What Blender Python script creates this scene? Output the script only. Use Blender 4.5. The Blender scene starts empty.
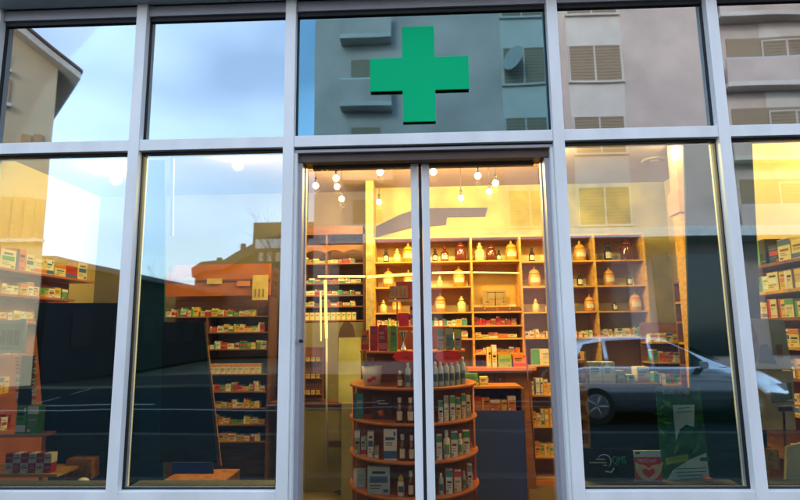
import bpy, bmesh, math, random
from mathutils import Vector, Matrix
R=random.Random(7)
S=bpy.context.scene
COL=S.collection
# ---------------------------------------------------------------- camera
CX,CZ,L=0.7729,1.55,3.1345
YAW,PITCH,ROLL,F=0.03669,0.14894,-0.011515,542.7
cy,sy,cp,sp=math.cos(YAW),math.sin(YAW),math.cos(PITCH),math.sin(PITCH)
VF=Vector((-sy*cp,cy*cp,sp)); R0=Vector((cy,sy,0)); U0=R0.cross(VF)
VR=math.cos(ROLL)*R0+math.sin(ROLL)*U0; VU=-math.sin(ROLL)*R0+math.cos(ROLL)*U0
CAM=Vector((CX,-L,CZ))
def W(u,v,Y=0.0):
    "point of the place seen at photo pixel u,v (800x500) at distance Y behind the glass"
    d=VF+VR*((u-400)/F)+VU*((250-v)/F)
    return CAM+d*((Y+L)/d.y)
def X(u,v,Y=0.0): return W(u,v,Y).x
def Z(u,v,Y=0.0): return W(u,v,Y).z
cd=bpy.data.cameras.new('camera'); cam=bpy.data.objects.new('camera',cd); COL.objects.link(cam)
cam.matrix_world=Matrix(((VR.x,VU.x,-VF.x,CAM.x),(VR.y,VU.y,-VF.y,CAM.y),(VR.z,VU.z,-VF.z,CAM.z),(0,0,0,1)))
cd.sensor_width=36; cd.lens=F*36/800; cd.clip_end=900; cd.clip_start=.05
S.camera=cam
# ---------------------------------------------------------------- materials
MATS={}
def srgb(c):
    return tuple(((x/255)/12.92 if x/255<=.04045 else ((x/255+.055)/1.055)**2.4) for x in c)
def mat(name,col,rough=.6,metal=0,var=.12,scale=8,bump=0,spec=.5,stretch=None,coords='Object',emit=None,es=0,col2=None,detail=4):
    if name in MATS: return MATS[name]
    m=bpy.data.materials.new(name); m.use_nodes=True; nt=m.node_tree; N=nt.nodes; K=nt.links
    b=N['Principled BSDF']; b.inputs['Roughness'].default_value=rough; b.inputs['Metallic'].default_value=metal
    b.inputs['Specular IOR Level'].default_value=spec
    tc=N.new('ShaderNodeTexCoord'); mp=N.new('ShaderNodeMapping'); K.new(tc.outputs[coords],mp.inputs[0])
    if stretch: mp.inputs['Scale'].default_value=stretch
    nz=N.new('ShaderNodeTexNoise'); nz.inputs['Scale'].default_value=scale; nz.inputs['Detail'].default_value=detail; K.new(mp.outputs[0],nz.inputs[0])
    mx=N.new('ShaderNodeMix'); mx.data_type='RGBA'
    c2=col2 or tuple(min(1,x*(1+var)) for x in col); c1=col if col2 else tuple(x*(1-var) for x in col)
    mx.inputs[6].default_value=(*c1,1); mx.inputs[7].default_value=(*c2,1)
    rp=N.new('ShaderNodeMapRange'); rp.inputs[1].default_value=.3; rp.inputs[2].default_value=.7; K.new(nz.outputs[0],rp.inputs[0])
    K.new(rp.outputs[0],mx.inputs[0]); K.new(mx.outputs[2],b.inputs['Base Color'])
    if bump:
        bp=N.new('ShaderNodeBump'); bp.inputs['Strength'].default_value=bump; bp.inputs['Distance'].default_value=.01
        K.new(nz.outputs[0],bp.inputs['Height']); K.new(bp.outputs[0],b.inputs['Normal'])
    if emit: b.inputs['Emission Color'].default_value=(*emit,1); b.inputs['Emission Strength'].default_value=es
    MATS[name]=m; return m
def glassmat(name,tint,refl,tintr=(1,1,1)):
    m=bpy.data.materials.new(name); m.use_nodes=True; nt=m.node_tree; N=nt.nodes; K=nt.links
    N.remove(N['Principled BSDF']); out=N['Material Output']
    t=N.new('ShaderNodeBsdfTransparent'); t.inputs[0].default_value=(*tint,1)
    g=N.new('ShaderNodeBsdfGlossy'); g.inputs['Roughness'].default_value=.018; g.inputs[0].default_value=(*tintr,1)
    lw=N.new('ShaderNodeFresnel'); lw.inputs[0].default_value=1.5
    ad=N.new('ShaderNodeMath'); ad.operation='ADD'; ad.use_clamp=True; ad.inputs[1].default_value=refl; K.new(lw.outputs[0],ad.inputs[0])
    tc=N.new('ShaderNodeTexCoord'); nz=N.new('ShaderNodeTexNoise'); nz.inputs['Scale'].default_value=1.1; nz.inputs['Detail'].default_value=1
    K.new(tc.outputs['Object'],nz.inputs[0])
    bp=N.new('ShaderNodeBump'); bp.inputs['Strength'].default_value=.09; bp.inputs['Distance'].default_value=.02; K.new(nz.outputs[0],bp.inputs['Height']); K.new(bp.outputs[0],g.inputs['Normal'])
    ms=N.new('ShaderNodeMixShader'); K.new(ad.outputs[0],ms.inputs[0]); K.new(t.outputs[0],ms.inputs[1]); K.new(g.outputs[0],ms.inputs[2]); K.new(ms.outputs[0],out.inputs[0])
    MATS[name]=m; return m
def emat(name,col,st):
    m=bpy.data.materials.new(name); m.use_nodes=True; N=m.node_tree.nodes; b=N['Principled BSDF']
    b.inputs['Base Color'].default_value=(*col,1); b.inputs['Emission Color'].default_value=(*col,1); b.inputs['Emission Strength'].default_value=st
    m.cycles.emission_sampling='NONE' if st<3 else 'AUTO'; MATS[name]=m; return m
alu=mat('white_aluminium',(.84,.87,.84),.42,0,.07,7,.02,.4,(1,1,.25))
alug=mat('grey_aluminium',(.42,.42,.45),.4,.1,.06,3)
gask=mat('black_gasket',(.012,.014,.016),.6)
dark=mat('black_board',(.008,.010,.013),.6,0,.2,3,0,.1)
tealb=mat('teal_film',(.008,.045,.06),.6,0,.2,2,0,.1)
wood=mat('orange_wood',(.58,.30,.055),.5,0,.3,6,.1,.5,(.6,3,6))
woodd=mat('dark_red_wood',(.13,.045,.02),.5,0,.35,6,.1,.5,(.6,3,6))
woodb=mat('brown_wood',(.22,.085,.035),.5,0,.3,6,.1,.5,(.6,3,6))
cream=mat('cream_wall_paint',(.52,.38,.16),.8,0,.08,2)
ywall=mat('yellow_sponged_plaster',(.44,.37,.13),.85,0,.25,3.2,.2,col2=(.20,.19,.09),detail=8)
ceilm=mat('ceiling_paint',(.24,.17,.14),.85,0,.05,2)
floorm=mat('floor_tile',(.13,.11,.06),.3,0,.25,3)
glass=glassmat('window_glass',(.88,.95,.93),.16,(.84,.96,1))
glassd=glassmat('door_glass',(.95,.94,.90),.055)
glassu=glassmat('mirror_tint_glass',(.5,.6,.62),.29,(.88,.96,1))
glasst=glassmat('teal_mirror_glass',(.5,.6,.62),.30,(.28,.56,.68))
# ---------------------------------------------------------------- mesh helpers
class MB:
    def __init__(s): s.bm=bmesh.new(); s.ms=[]
    def mi(s,m):
        if m not in s.ms: s.ms.append(m)
        return s.ms.index(m)
    def box(s,x0,x1,y0,y1,z0,z1,m):
        i=s.mi(m); x0,x1=sorted((x0,x1)); y0,y1=sorted((y0,y1)); z0,z1=sorted((z0,z1))
        v=[s.bm.verts.new(p) for p in ((x0,y0,z0),(x1,y0,z0),(x1,y1,z0),(x0,y1,z0),(x0,y0,z1),(x1,y0,z1),(x1,y1,z1),(x0,y1,z1))]
        for f in ((0,3,2,1),(4,5,6,7),(0,1,5,4),(1,2,6,5),(2,3,7,6),(3,0,4,7)):
            s.bm.faces.new([v[k] for k in f]).material_index=i
        return s
    def prism(s,pts,y0,y1,m,axis='y'):
        "polygon in xz extruded along y (or xy along z, yz along x)"
        i=s.mi(m)
        f={'y':lambda a,b,c:(a,c,b),'z':lambda a,b,c:(a,b,c),'x':lambda a,b,c:(c,a,b)}[axis]
        A=[s.bm.verts.new(f(p[0],p[1],y0)) for p in pts]; B=[s.bm.verts.new(f(p[0],p[1],y1)) for p in pts]
        n=len(pts)
        fs=[s.bm.faces.new(A),s.bm.faces.new(B[::-1])]+[s.bm.faces.new((A[k],B[k],B[(k+1)%n],A[(k+1)%n])) for k in range(n)]
        for q in fs: q.material_index=i
        return s
    def lathe(s,prof,cx,cy_,z,m,n=16):
        i=s.mi(m); rings=[]
        for r,h in prof:
            rings.append([s.bm.verts.new((cx+r*math.cos(2*math.pi*k/n),cy_+r*math.sin(2*math.pi*k/n),z+h)) for k in range(n)])
        for a,b in zip(rings,rings[1:]):
            for k in range(n):
                f=s.bm.faces.new((a[k],a[(k+1)%n],b[(k+1)%n],b[k])); f.material_index=i; f.smooth=True
        f=s.bm.faces.new(rings[0][::-1]); f.material_index=i; f=s.bm.faces.new(rings[-1]); f.material_index=i
        return s
    def tube(s,p,q,r0,r1,m,n=8):
        i=s.mi(m); p=Vector(p); q=Vector(q); d=(q-p).normalized(); a=d.orthogonal().normalized(); b=d.cross(a)
        P=[s.bm.verts.new(p+r0*(a*math.cos(2*math.pi*k/n)+b*math.sin(2*math.pi*k/n))) for k in range(n)]
        Q=[s.bm.verts.new(q+r1*(a*math.cos(2*math.pi*k/n)+b*math.sin(2*math.pi*k/n))) for k in range(n)]
        for k in range(n):
            f=s.bm.faces.new((P[k],P[(k+1)%n],Q[(k+1)%n],Q[k])); f.material_index=i; f.smooth=True
        for c in (P[::-1],Q): s.bm.faces.new(c).material_index=i
        return s
    def ball(s,c,r,m,sz=1,n=14):
        prof=[(max(.001,r*math.sin(math.pi*k/n)),-r*sz*math.cos(math.pi*k/n)) for k in range(n+1)]
        return s.lathe(prof,c[0],c[1],c[2],m,n)
    def build(s,name,parent=None,bevel=0,**tags):
        bmesh.ops.recalc_face_normals(s.bm,faces=s.bm.faces[:])
        if bevel:
            bmesh.ops.bevel(s.bm,geom=s.bm.edges[:],offset=bevel,segments=2,affect='EDGES',profile=.6)
        me=bpy.data.meshes.new(name); s.bm.to_mesh(me); s.bm.free()
        for m in s.ms: me.materials.append(m)
        o=bpy.data.objects.new(name,me); COL.objects.link(o)
        if parent: o.parent=parent; o.matrix_parent_inverse=Matrix.Translation(-parent.location)
        for k,v in tags.items(): o[k]=v
        return o
def bx(name,x0,x1,y0,y1,z0,z1,m,parent=None,bevel=0,**t): return MB().box(x0,x1,y0,y1,z0,z1,m).build(name,parent,bevel,**t)
def thing(name,label,cat,loc=(0,0,0),group=None):
    o=bpy.data.objects.new(name,None); COL.objects.link(o); o.location=loc; o.empty_display_size=.1
    o['label']=label; o['category']=cat
    if group: o['group']=group
    return o
def dup(root,loc,scale=(1,1,1),label=None,group=None,rz=0):
    c=root.copy(); COL.objects.link(c); c.location=loc; c.scale=scale; c.rotation_euler=(0,0,rz)
    if label: c['label']=label
    if group: c['group']=group
    for ch in root.children:
        d=ch.copy(); COL.objects.link(d); d.parent=c
        for g in ch.children:
            e=g.copy(); COL.objects.link(e); e.parent=d
    return c
def lettering(txt,size,x,y,z,m,parent,wide=None,rotz=0,tilt=math.pi/2):
    cu=bpy.data.curves.new('lettering','FONT'); cu.body=txt; cu.size=size; cu.extrude=.0008
    tmp=bpy.data.objects.new('tmp',cu); COL.objects.link(tmp); bpy.context.view_layer.update()
    me=bpy.data.meshes.new_from_object(tmp); bpy.data.objects.remove(tmp)
    o=bpy.data.objects.new('lettering',me); COL.objects.link(o); me.materials.clear(); me.materials.append(m)
    w=max(v.co.x for v in me.vertices)-min(v.co.x for v in me.vertices)
    s=wide/w if wide else 1
    M=Matrix.Translation((x,y,z))@Matrix.Rotation(rotz,4,'Y')@Matrix.Rotation(tilt,4,'X')@Matrix.Diagonal((s,1,1,1))
    me.transform(M)
    if parent: o.parent=parent; o.matrix_parent_inverse=Matrix.Translation(-parent.location)
    return o
ORD='first second third fourth fifth sixth seventh eighth ninth tenth eleventh twelfth thirteenth fourteenth fifteenth sixteenth seventeenth eighteenth nineteenth twentieth'.split()
def ordn(i): return ORD[i] if i<20 else ORD[i] if i<len(ORD) else 'twenty-'+ORD[i-20]
# ---------------------------------------------------------------- colours of goods
PAL={'white':(.72,.72,.68),'cream':(.70,.58,.32),'yellow':(.72,.46,.06),'orange':(.62,.19,.03),'red':(.50,.03,.02),'green':(.08,.30,.08),'blue':(.05,.13,.34),
'pink':(.55,.16,.18),'brown':(.16,.07,.03),'grey':(.32,.33,.32),'black':(.02,.02,.02),'teal':(.06,.25,.24),'lime':(.30,.42,.05),'crimson':(.35,.01,.04),'pale blue':(.35,.50,.58)}
def pm(n): return mat('carton_'+n.replace(' ','_'),PAL[n],.5,0,.06,20)
INK=pm('grey')
def carton(x0,x1,y0,y1,z0,z1,c,b,style,label,group,cat='medicine box',name='medicine_box',rz=0):
    w=x1-x0; d=y1-y0; h=z1-z0; m=MB(); cx,cyy=(x0+x1)/2,(y0+y1)/2
    m.box(-w/2,w/2,-d/2,d/2,0,h,pm(c)); e=.0008; f=-d/2-e
    P=pm(b)
    q=R.random; L1=R.choice((INK,pm('black'),pm('blue'),pm('brown')))
    def bar(a,b,z0_,z1_,mm): m.box(w*a,w*b,f,-d/2,h*z0_,h*z1_,mm)
    if style==0:
        bar(-.497,.497,.06,.30,P); bar(-.38,.1+.25*q(),.64,.74,L1); bar(-.38,-.02+.3*q(),.54,.57,L1); bar(-.38,0+.3*q(),.47,.50,L1); bar(.25,.40,.78,.92,P)
    elif style==1:
        bar(-.497,-.22,.02,.98,P); bar(-.12,.38,.62,.74,L1); bar(-.12,.15+.2*q(),.5,.53,L1); bar(-.12,.1+.2*q(),.42,.45,L1); bar(-.12,.4,.1,.14,P)
    elif style==2:
        bar(-.497,.497,.70,.98,P); bar(-.34,.34,.44,.54,L1); bar(-.34,.1+.2*q(),.33,.36,L1); bar(-.34,.2,.24,.27,L1); bar(-.4,-.15,.06,.16,P)
    else:
        bar(-.40,.40,.42,.66,P); bar(-.3,.3,.74,.84,L1); bar(-.4,.0+.3*q(),.30,.33,L1); bar(-.4,.2*q(),.2,.23,L1); bar(.2,.42,.06,.18,P)
    o=m.build(name); o.location=(cx,cyy,z0); o.rotation_euler=(0,0,rz)
    o['label']=label; o['category']=cat; o['group']=group
    return o
SHW={0:'low band',1:'side band',2:'top band',3:'patch'}
def fill(desc,x0,x1,yf,z,hs,ws,cols,dep=.10,gap=.004,seed=1,uniform=None,skip=0,bands=('white','green','orange','blue','red'),limit=26):
    "a shelf full of cartons, left to right, fronts near y=yf"
    r=random.Random(seed*77+5); x=x0; i=0
    while i<limit:
        if uniform: w,h,c,b,st=uniform
        else:
            w=r.uniform(*ws); h=r.uniform(*hs); c=r.choice(cols); b=r.choice([q for q in bands if q!=c]); st=r.randrange(4)
            if r.random()<skip: x+=w*.7; continue
        if x+w>x1: break
        dy=0 if uniform else r.uniform(0,.02)
        carton(x,x+w,yf+dy,yf+dy+dep,z,z+h,c,b,st,f"{c} box with {b} {SHW[st].split()[-1]}, {ordn(i)} from left on {desc}",'boxes on '+desc)
        if not uniform and r.random()<.42 and h<.11:
            c2=r.choice(cols); h2=r.uniform(.012,.022)
            carton(x+w*.05,x+w*.9,yf+dy+.004,yf+dy+dep*.9,z+h+.0004,z+h+h2,c2,'white' if c2!='white' else 'blue',1,f"{c2} flat pack atop boxes, {ordn(i)} from left on {desc}",'flat packs on '+desc,cat='flat pack',name='flat_pack')
        x+=w+gap; i+=1
def fill_y(desc,xf,y0,y1,z,hs,ws,cols,side,seed=1,name='cosmetics_box',dep=.10,uniform=None,bands=('white','green','orange','blue','red')):
    "cartons on a shelf that runs away from the window, fronts facing the room (side=+1 looks to +x)"
    r=random.Random(seed*31+3); y=y0; i=0
    while i<24:
        if uniform: w,h,c,b,st=uniform
        else: w=r.uniform(*ws); h=r.uniform(*hs); c=r.choice(cols); b=r.choice([q for q in bands if q!=c]); st=r.randrange(4)
        if y+w>y1: break
        off=r.uniform(0,.02); cx=xf-side*(dep/2+off+.005); cyy=y+w/2
        rz=math.pi/2*side
        carton(cx-w/2,cx+w/2,cyy-dep/2,cyy+dep/2,z,z+h,c,b,st,f"{c} box with {b} {SHW[st].split()[-1]}, {ordn(i)} from window on {desc}",'boxes on '+desc,rz=rz,name=name,cat='cosmetics box')
        y+=w+.004; i+=1
# ---------------------------------------------------------------- ground outside
asph=mat('asphalt',(.012,.020,.024),.9,0,.25,30,.3,.0)
pave=mat('paving',(.022,.03,.03),.9,0,.25,5,.2,.0)
kerbm=mat('kerb_stone',(.055,.065,.065),.9,0,.15,8,.2,.0)
paint=mat('road_paint',(.20,.22,.23),.7,0,.15,10)
bx('ground',-300,300,-400,300,-.6,-.13,mat('grass_soil',(.06,.07,.04),.9,0,.3,.3),kind='structure')
bx('road',-120,120,-13.5,-5.62,-.13,-.06,asph,kind='structure')
bx('pavement',-60,60,-5.42,-.10,-.129,0,pave,kind='structure')
bx('kerb',-60,60,-5.62,-5.42,-.129,.004,kerbm,kind='structure')
bx('pavement',-120,120,-17.6,-13.7,-.129,0,pave,kind='structure')
bx('kerb',-120,120,-13.7,-13.5,-.129,.004,kerbm,kind='structure')
bx('gutter_strip',-60,60,-2.95,-2.72,.001,.006,kerbm,kind='structure')
mk=MB()
for i in range(14):
    x=-34+i*5.2; mk.box(x,x+2.6,-9.62,-9.48,-.0595,-.055,paint)
mk.box(-60,60,-8.75,-8.65,-.0595,-.055,paint)
def gp(u,v):
    d=VF+VR*((u-400)/F)+VU*((250-v)/F); t=(CZ+.06)/-d.z; q=CAM+d*t; return (q.x,-q.y)
for (a,b,c,d_) in ((70,394,89,388.5),(92,364,112,359),(34,404,57,397.5),(100,386,116,383.5)):
    p=gp(a,b); q=gp(c,d_); mk.prism([(p[0],p[1]),(q[0],q[1]),(q[0],q[1]-.14),(p[0],p[1]-.14)],-.0595,-.053,paint,'z')
mk.build('road_markings',kind='structure')
# ---------------------------------------------------------------- the shop building
bw=thing('shop_building','long white plastered building whose ground floor is the glazed pharmacy','building',(0,0,0))
plast=mat('outer_plaster',(.5,.52,.53),.85,0,.08,3,.1)
def part(n,*a,**k): return bx(n,*a,parent=bw,**k)
ZC=3.22
part('floor',-3.3,3.75,.14,3.35,-.1,0,floorm)
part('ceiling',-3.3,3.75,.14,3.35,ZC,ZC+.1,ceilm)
part('back_wall',.22,3.75,3.05,3.35,0,ZC,ywall)
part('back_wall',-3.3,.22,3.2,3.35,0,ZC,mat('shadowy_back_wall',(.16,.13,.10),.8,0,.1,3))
part('side_wall',-3.3,-3.12,.14,3.2,0,ZC,cream)
part('side_wall',3.6,3.75,.14,3.05,0,ZC,cream)
part('upper_wall',-12,14,-.04,8,3.64,11.5,plast)
part('outer_wall',-12,-3.3,.14,8,-.1,3.64,plast)
part('outer_wall',3.75,14,.14,8,-.1,3.64,plast)
part('outer_wall',-3.3,3.75,3.36,8,-.1,3.63,plast)
# canopy fascia above the glass with joints
for i,(a,b) in enumerate(((-12,-2.83),(-2.826,-.945),(-.941,.945),(.949,2.83),(2.834,14))):
    part('fascia_panel',a,b,-.16,-.041,3.605,4.05,mat('fascia_grey_blue',(.50,.56,.58),.4,0,.08,2))
part('roof',-12.3,14.3,-.5,8.3,11.5,11.8,mat('roof_gravel',(.2,.2,.2)))
for i in range(10):
    for zz in (5.0,8.0):
        w=part('window',-10.5+i*2.4,-9.3+i*2.4,-.06,-.041,zz,zz+1.5,mat('dark_pane',(.03,.04,.05),.1))
# ceiling details
v_=MB(); v_.lathe([(.13,0),(.13,-.012),(.10,-.02),(.10,-.006),(.05,-.006),(.05,-.02),(.03,-.02)],X(655,160,2.2),2.2,ZC,ceilm,24); o=v_.build('ceiling_rosette',bw)
# ---------------------------------------------------------------- glazed front
fr=thing('shopfront_glazing','white aluminium framed glass front holding the window panes around the doors','shop window',(0,0,0))
MX=[-3.75,-2.826,-1.884,-.942,0,1.6,2.5515,3.50]
T=.032; ZT=2.681; ZS=.696; ZH=3.512
for x in MX:
    bx('mullion',x-T,x+T,-.055,.07,0,3.64,alu,fr,.002)
for a,b in zip(MX,MX[1:]):
    door=(a==0)
    bx('transom',a+T+.001,b-T-.001,-.048,.065,ZT-.034,ZT+.034,alu,fr,.002)
    bx('head_rail',a+T+.001,b-T-.001,-.03,.06,ZH+.022,3.60,alug,fr)
    bx('gasket',a+T+.001,b-T-.001,-.012,.05,ZH-.004,ZH+.021,gask,fr)
    bx('gasket',a+T+.001,b-T-.001,-.014,.05,ZT-.048,ZT-.035,gask,fr)
    back='teal_spandrel' if door else 'grey_spandrel'
    bx('spandrel_panel',a+T+.001,b-T-.001,.045,.06,ZT+.035,ZH-.005,mat('teal_spandrel_back',(.02,.10,.13),.6,0,.1,2) if door else mat('dark_spandrel_back',(.06,.075,.10),.6,0,.1,2),fr)
    bx('glass_pane',a+T+.001,b-T-.001,.004,.006,ZT+.035,ZH-.005,glasst if door else glassu,fr)
    for xx in (a+T+.001,b-T-.006): bx('gasket',xx,xx+.005,-.008,.04,ZT+.035,ZH-.005,gask,fr)
    if not door:
        bx('glass_pane',a+T+.001,b-T-.001,.004,.006,ZS+.001,ZT-.049,glass,fr)
        for xx in (a+T+.001,b-T-.007): bx('gasket',xx,xx+.006,-.008,.04,ZS+.001,ZT-.049,gask,fr)
        bx('gasket',a+T+.008,b-T-.008,-.008,.04,ZS+.001,ZS+.008,gask,fr)
        bx('sill_rail',a+T+.001,b-T-.001,-.05,.07,ZS-.075,ZS,alu,fr,.002)
        bx('base_panel',a+T+.001,b-T-.001,-.02,.07,0,ZS-.076,gask,fr)
# door portal
bx('door_head',.033,1.567,-.03,.02,ZT-.066,ZT-.049,alug,fr)
bx('door_head',.053,1.547,.0,.14,ZT-.115,ZT-.067,mat('brown_head',(.10,.07,.055),.5),fr)
bx('door_jamb',.034,.050,-.03,.14,0,ZT-.067,alu,fr); bx('door_jamb',1.550,1.566,-.03,.14,0,ZT-.067,alu,fr)
bx('door_jamb',.0505,.075,.01,.14,0,ZT-.116,alug,fr); bx('door_jamb',1.522,1.5495,.01,.14,0,ZT-.116,alug,fr)
bx('threshold',.076,1.521,.0,.18,0,.018,alug,fr)
# two sliding leaves
def leaf(x0,x1,stx,label):
    t=thing('sliding_door',label,'door',((x0+x1)/2,.09,.018),'sliding doors of the pharmacy entrance')
    z1=ZT-.117
    bx('door_stile',x0,x0+(.046 if stx=='l' else .006),.08,.12,.019,z1,alug if stx=='r' else alu,t)
    bx('door_stile',x1-(.046 if stx=='r' else .006),x1,.08,.12,.019,z1,alu if stx=='r' else alug,t)
    bx('top_rail',x0+.047,x1-.047,.082,.118,z1-.02,z1,mat('brown_head',(.1,.07,.055)),t)
    bx('bottom_rail',x0+.047,x1-.047,.082,.118,.019,.09,alu,t)
    bx('glass_pane',x0+.0065,x1-.0065,.098,.100,.091,z1-.021,glassd,t)
xm=X(422.5,330,.1)
leaf(.0755,xm-.010,'r','left sliding glass door leaf with stile beside the dark centre gap')
leaf(xm+.010,1.5215,'l','right sliding glass door leaf in front of the yellow lit wall shelves')
bx('seal_strip',xm-.009,xm+.009,.085,.115,.02,ZT-.118,gask,fr)
# handle seen at the foot of the second pane
h=MB(); x=X(277,470,.1); h.tube((x,.1,.69),(x,.1,Z(277,462,.1)),.009,.009,gask,10); h.ball((x,.1,Z(277,462,.1)),.016,gask)
o=h.build('door_stop_post',bevel=0); o['label']='small black post with round head inside the second pane'; o['category']='post'
MB().tube((X(301,341,.0),.009,Z(301,341,0)),(X(301,341,.0),-.012,Z(301,341,0)),.012,.010,gask,12).build('lock',fr)
# green pharmacy cross
gc=thing('pharmacy_cross','flat green pharmacy cross mounted over the glass above the entrance','sign',(.78,-.02,2.8))
x0,x1=X(370.2,74,-.02),X(468.9,73,-.02); z1,z0=Z(419,26.6,-.02),Z(419,121.4,-.02)
a0,a1=X(402,40,-.02),X(435.5,100,-.02); b1,b0=Z(419,57.5,-.02),Z(419,90.3,-.02)
gm=mat('cross_green_acrylic',(.0,.50,.19),.7,0,.03,1.5,0,.1)
poly=[(a0,z0),(a1,z0),(a1,b0),(x1,b0),(x1,b1),(a1,b1),(a1,z1),(a0,z1),(a0,b1),(x0,b1),(x0,b0),(a0,b0)]
MB().prism(poly,-.022,-.010,gm).build('cross_face',gc)
MB().prism([(.7855+(p[0]-.7855)*.97,3.12+(p[1]-3.12)*.97) for p in poly],-.0098,-.002,mat('cross_side',(.002,.2,.1),.5)).build('cross_backing',gc)
for xx,zz in ((.7,2.95),(.86,3.25)): MB().tube((xx,-.0018,zz),(xx,.0036,zz),.012,.012,alug).build('bracket',gc)
# ---------------------------------------------------------------- back grid shelving (wall of jars)
YB=2.74; YW=3.045
gs=thing('wall_shelving','tall orange wooden grid shelving full of jars along the yellow back wall','shelving',(1.7,2.9,0))
Ht=Z(500,235.5,YB)
us=[374,422,471,520,557,594,644]
xs=[X(u,250,YB) for u in us]
for x in xs: bx('upright',x-.011,x+.011,YB,YW,.05,Ht,wood,gs)
rows=[Ht]+[Z(500,v,YB) for v in (260,285.5,311.3,325,338,353,366)]
rowr=[Ht]+[Z(600,v,YB) for v in (260,285.3,311,337,382)]
low=[Z(545,v,YB) for v in (395,426.5,457)]
SH={}
def shelf(c,z,m=wood):
    SH[(c,round(z,3))]=z
    bx('shelf',xs[c]+.0112,xs[c+1]-.0112,YB+.001,YW,z-.016,z,m,gs)
for c in range(6):
    zs=rows[:5] if c<3 else rows[:4]
    if c==2: zs=[rows[0],rows[1],rows[3],rows[4],rows[5],rows[6]]
    if c==1: zs=rows[:6]
    if c>=3: zs=rowr[:5]+low
    if c==0: zs=rows[:6]
    for z in zs: shelf(c,z)
bx('back_board',xs[0],xs[-1],YW-.0,YW+.004,.05,Ht,mat('shelf_back',(.50,.32,.07),.7,0,.2,3),gs)
bx('plinth',xs[0]-.01,xs[-1]+.01,YB+.02,YW,0,.05,wood,gs)
# cream boards behind the jars: light on the lower cell backs put into colour
for c in range(6):
    for z in (rows[1],rows[2],rows[3]):
        if c==2 and z==rows[2]: continue
        bx('drawer_or_lit_board',xs[c]+.02,xs[c+1]-.02,YW-.03,YW-.001,z+.001,z+.085,mat('lit_cream_backing',(.75,.66,.35),.6,0,.08,5),gs)
# apothecary jars etc (prototypes at origin, height 1 unit = real height given by scale)
orj=mat('ochre_ceramic',(.60,.27,.03),.35,0,.15,9); amb=mat('amber_glass',(.10,.018,.006),.12,0,.1,5,spec=.8); cap=mat('white_cap',(.7,.7,.66),.4)
blk=mat('black_cap',(.015,.015,.015),.4); lab=mat('paper_label',(.62,.58,.46),.7); ygl=mat('pale_yellow_glass',(.60,.52,.20),.15)
PRO={}
def proto(kind):
    if kind in PRO: return None
    return True
def mk_jar(name,label,cat,body,lid,bm_,lidm,labm=None,lz=(.25,.6),r=.30):
    t=thing(name,label,cat)
    MB().lathe(body,0,0,0,bm_,18).build('jar_body' if 'jar' in name else 'bottle_body',t)
    l=MB().lathe(lid,0,0,0,lidm,14).build('lid' if 'jar' in name else 'cap',t)
    if labm:
        n=10; q=MB(); pts=[(r*math.cos(a),r*math.sin(a)) for a in [math.radians(-138+96*k/n) for k in range(n+1)]]
        for (xa,ya),(xb,yb) in zip(pts,pts[1:]):
            i=q.mi(labm); v=[q.bm.verts.new(p) for p in ((xa,ya,lz[0]),(xb,yb,lz[0]),(xb,yb,lz[1]),(xa,ya,lz[1]))]; f=q.bm.faces.new(v); f.material_index=i
        q.build('paper_label',t)
    return t
def MAKE(kind,label,name_only=False):
    if kind=='jar': return mk_jar('apothecary_jar',label,'jar',[(.26,0),(.31,.04),(.33,.3),(.32,.5),(.26,.62)],[(.29,.622),(.29,.66),(.20,.78),(.07,.84),(.05,.88),(.07,.93),(.04,1)],orj,orj,lab,(.2,.42),.335)
    if kind=='amber': return mk_jar('amber_bottle',label,'bottle',[(.24,0),(.26,.03),(.26,.5),(.22,.60),(.10,.70),(.09,.78)],[(.12,.781),(.12,.88),(.07,.9),(.09,1)],amb,amb,lab,(.14,.42),.264)
    if kind=='dark': return mk_jar('stoppered_bottle',label,'bottle',[(.20,0),(.22,.03),(.22,.5),(.16,.62),(.09,.70),(.09,.76)],[(.13,.761),(.14,.84),(.08,.88),(.10,1)],mat('dark_glass',(.02,.02,.015),.15),blk,lab,(.14,.46),.224)
    if kind=='wide': return mk_jar('wide_amber_jar',label,'jar',[(.34,0),(.36,.03),(.36,.62),(.28,.74)],[(.24,.741),(.26,.86),(.15,.9),(.12,1)],amb,amb)
    if kind=='clear': return mk_jar('glass_jar',label,'jar',[(.26,0),(.28,.03),(.28,.55),(.16,.66),(.12,.72)],[(.16,.721),(.17,.8),(.07,.86),(.08,1)],ygl,ygl,lab,(.2,.4),.284)
    if kind=='med': return mk_jar('medicine_bottle',label,'bottle',[(.19,0),(.20,.02),(.20,.62),(.10,.74),(.085,.78)],[(.11,.781),(.11,1)],amb,cap,lab,(.10,.46),.204)
    if kind=='wht': return mk_jar('lotion_bottle',label,'bottle',[(.17,0),(.18,.02),(.18,.68),(.09,.76)],[(.10,.761),(.10,1)],mat('white_plastic',(.62,.66,.64),.4),cap,mat('green_label',(.10,.28,.2),.6),(.15,.5),.184)
    if kind=='gry': return mk_jar('pale_blue_bottle',label,'bottle',[(.15,0),(.16,.02),(.16,.72),(.07,.82)],[(.08,.821),(.07,1)],mat('pale_blue_plastic',(.30,.42,.46),.4),cap,mat('navy_label',(.05,.1,.2),.6),(.2,.5),.164)
    if kind=='yel': return mk_jar('yellow_spray_can',label,'bottle',[(.16,0),(.17,.02),(.17,.66),(.15,.7)],[(.15,.701),(.15,.85),(.06,.95),(.04,1)],mat('white_plastic',(.62,.66,.64)),mat('yellow_plastic',(.55,.42,.02),.4),mat('navy_label',(.05,.1,.2)),(.2,.5),.174)
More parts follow.
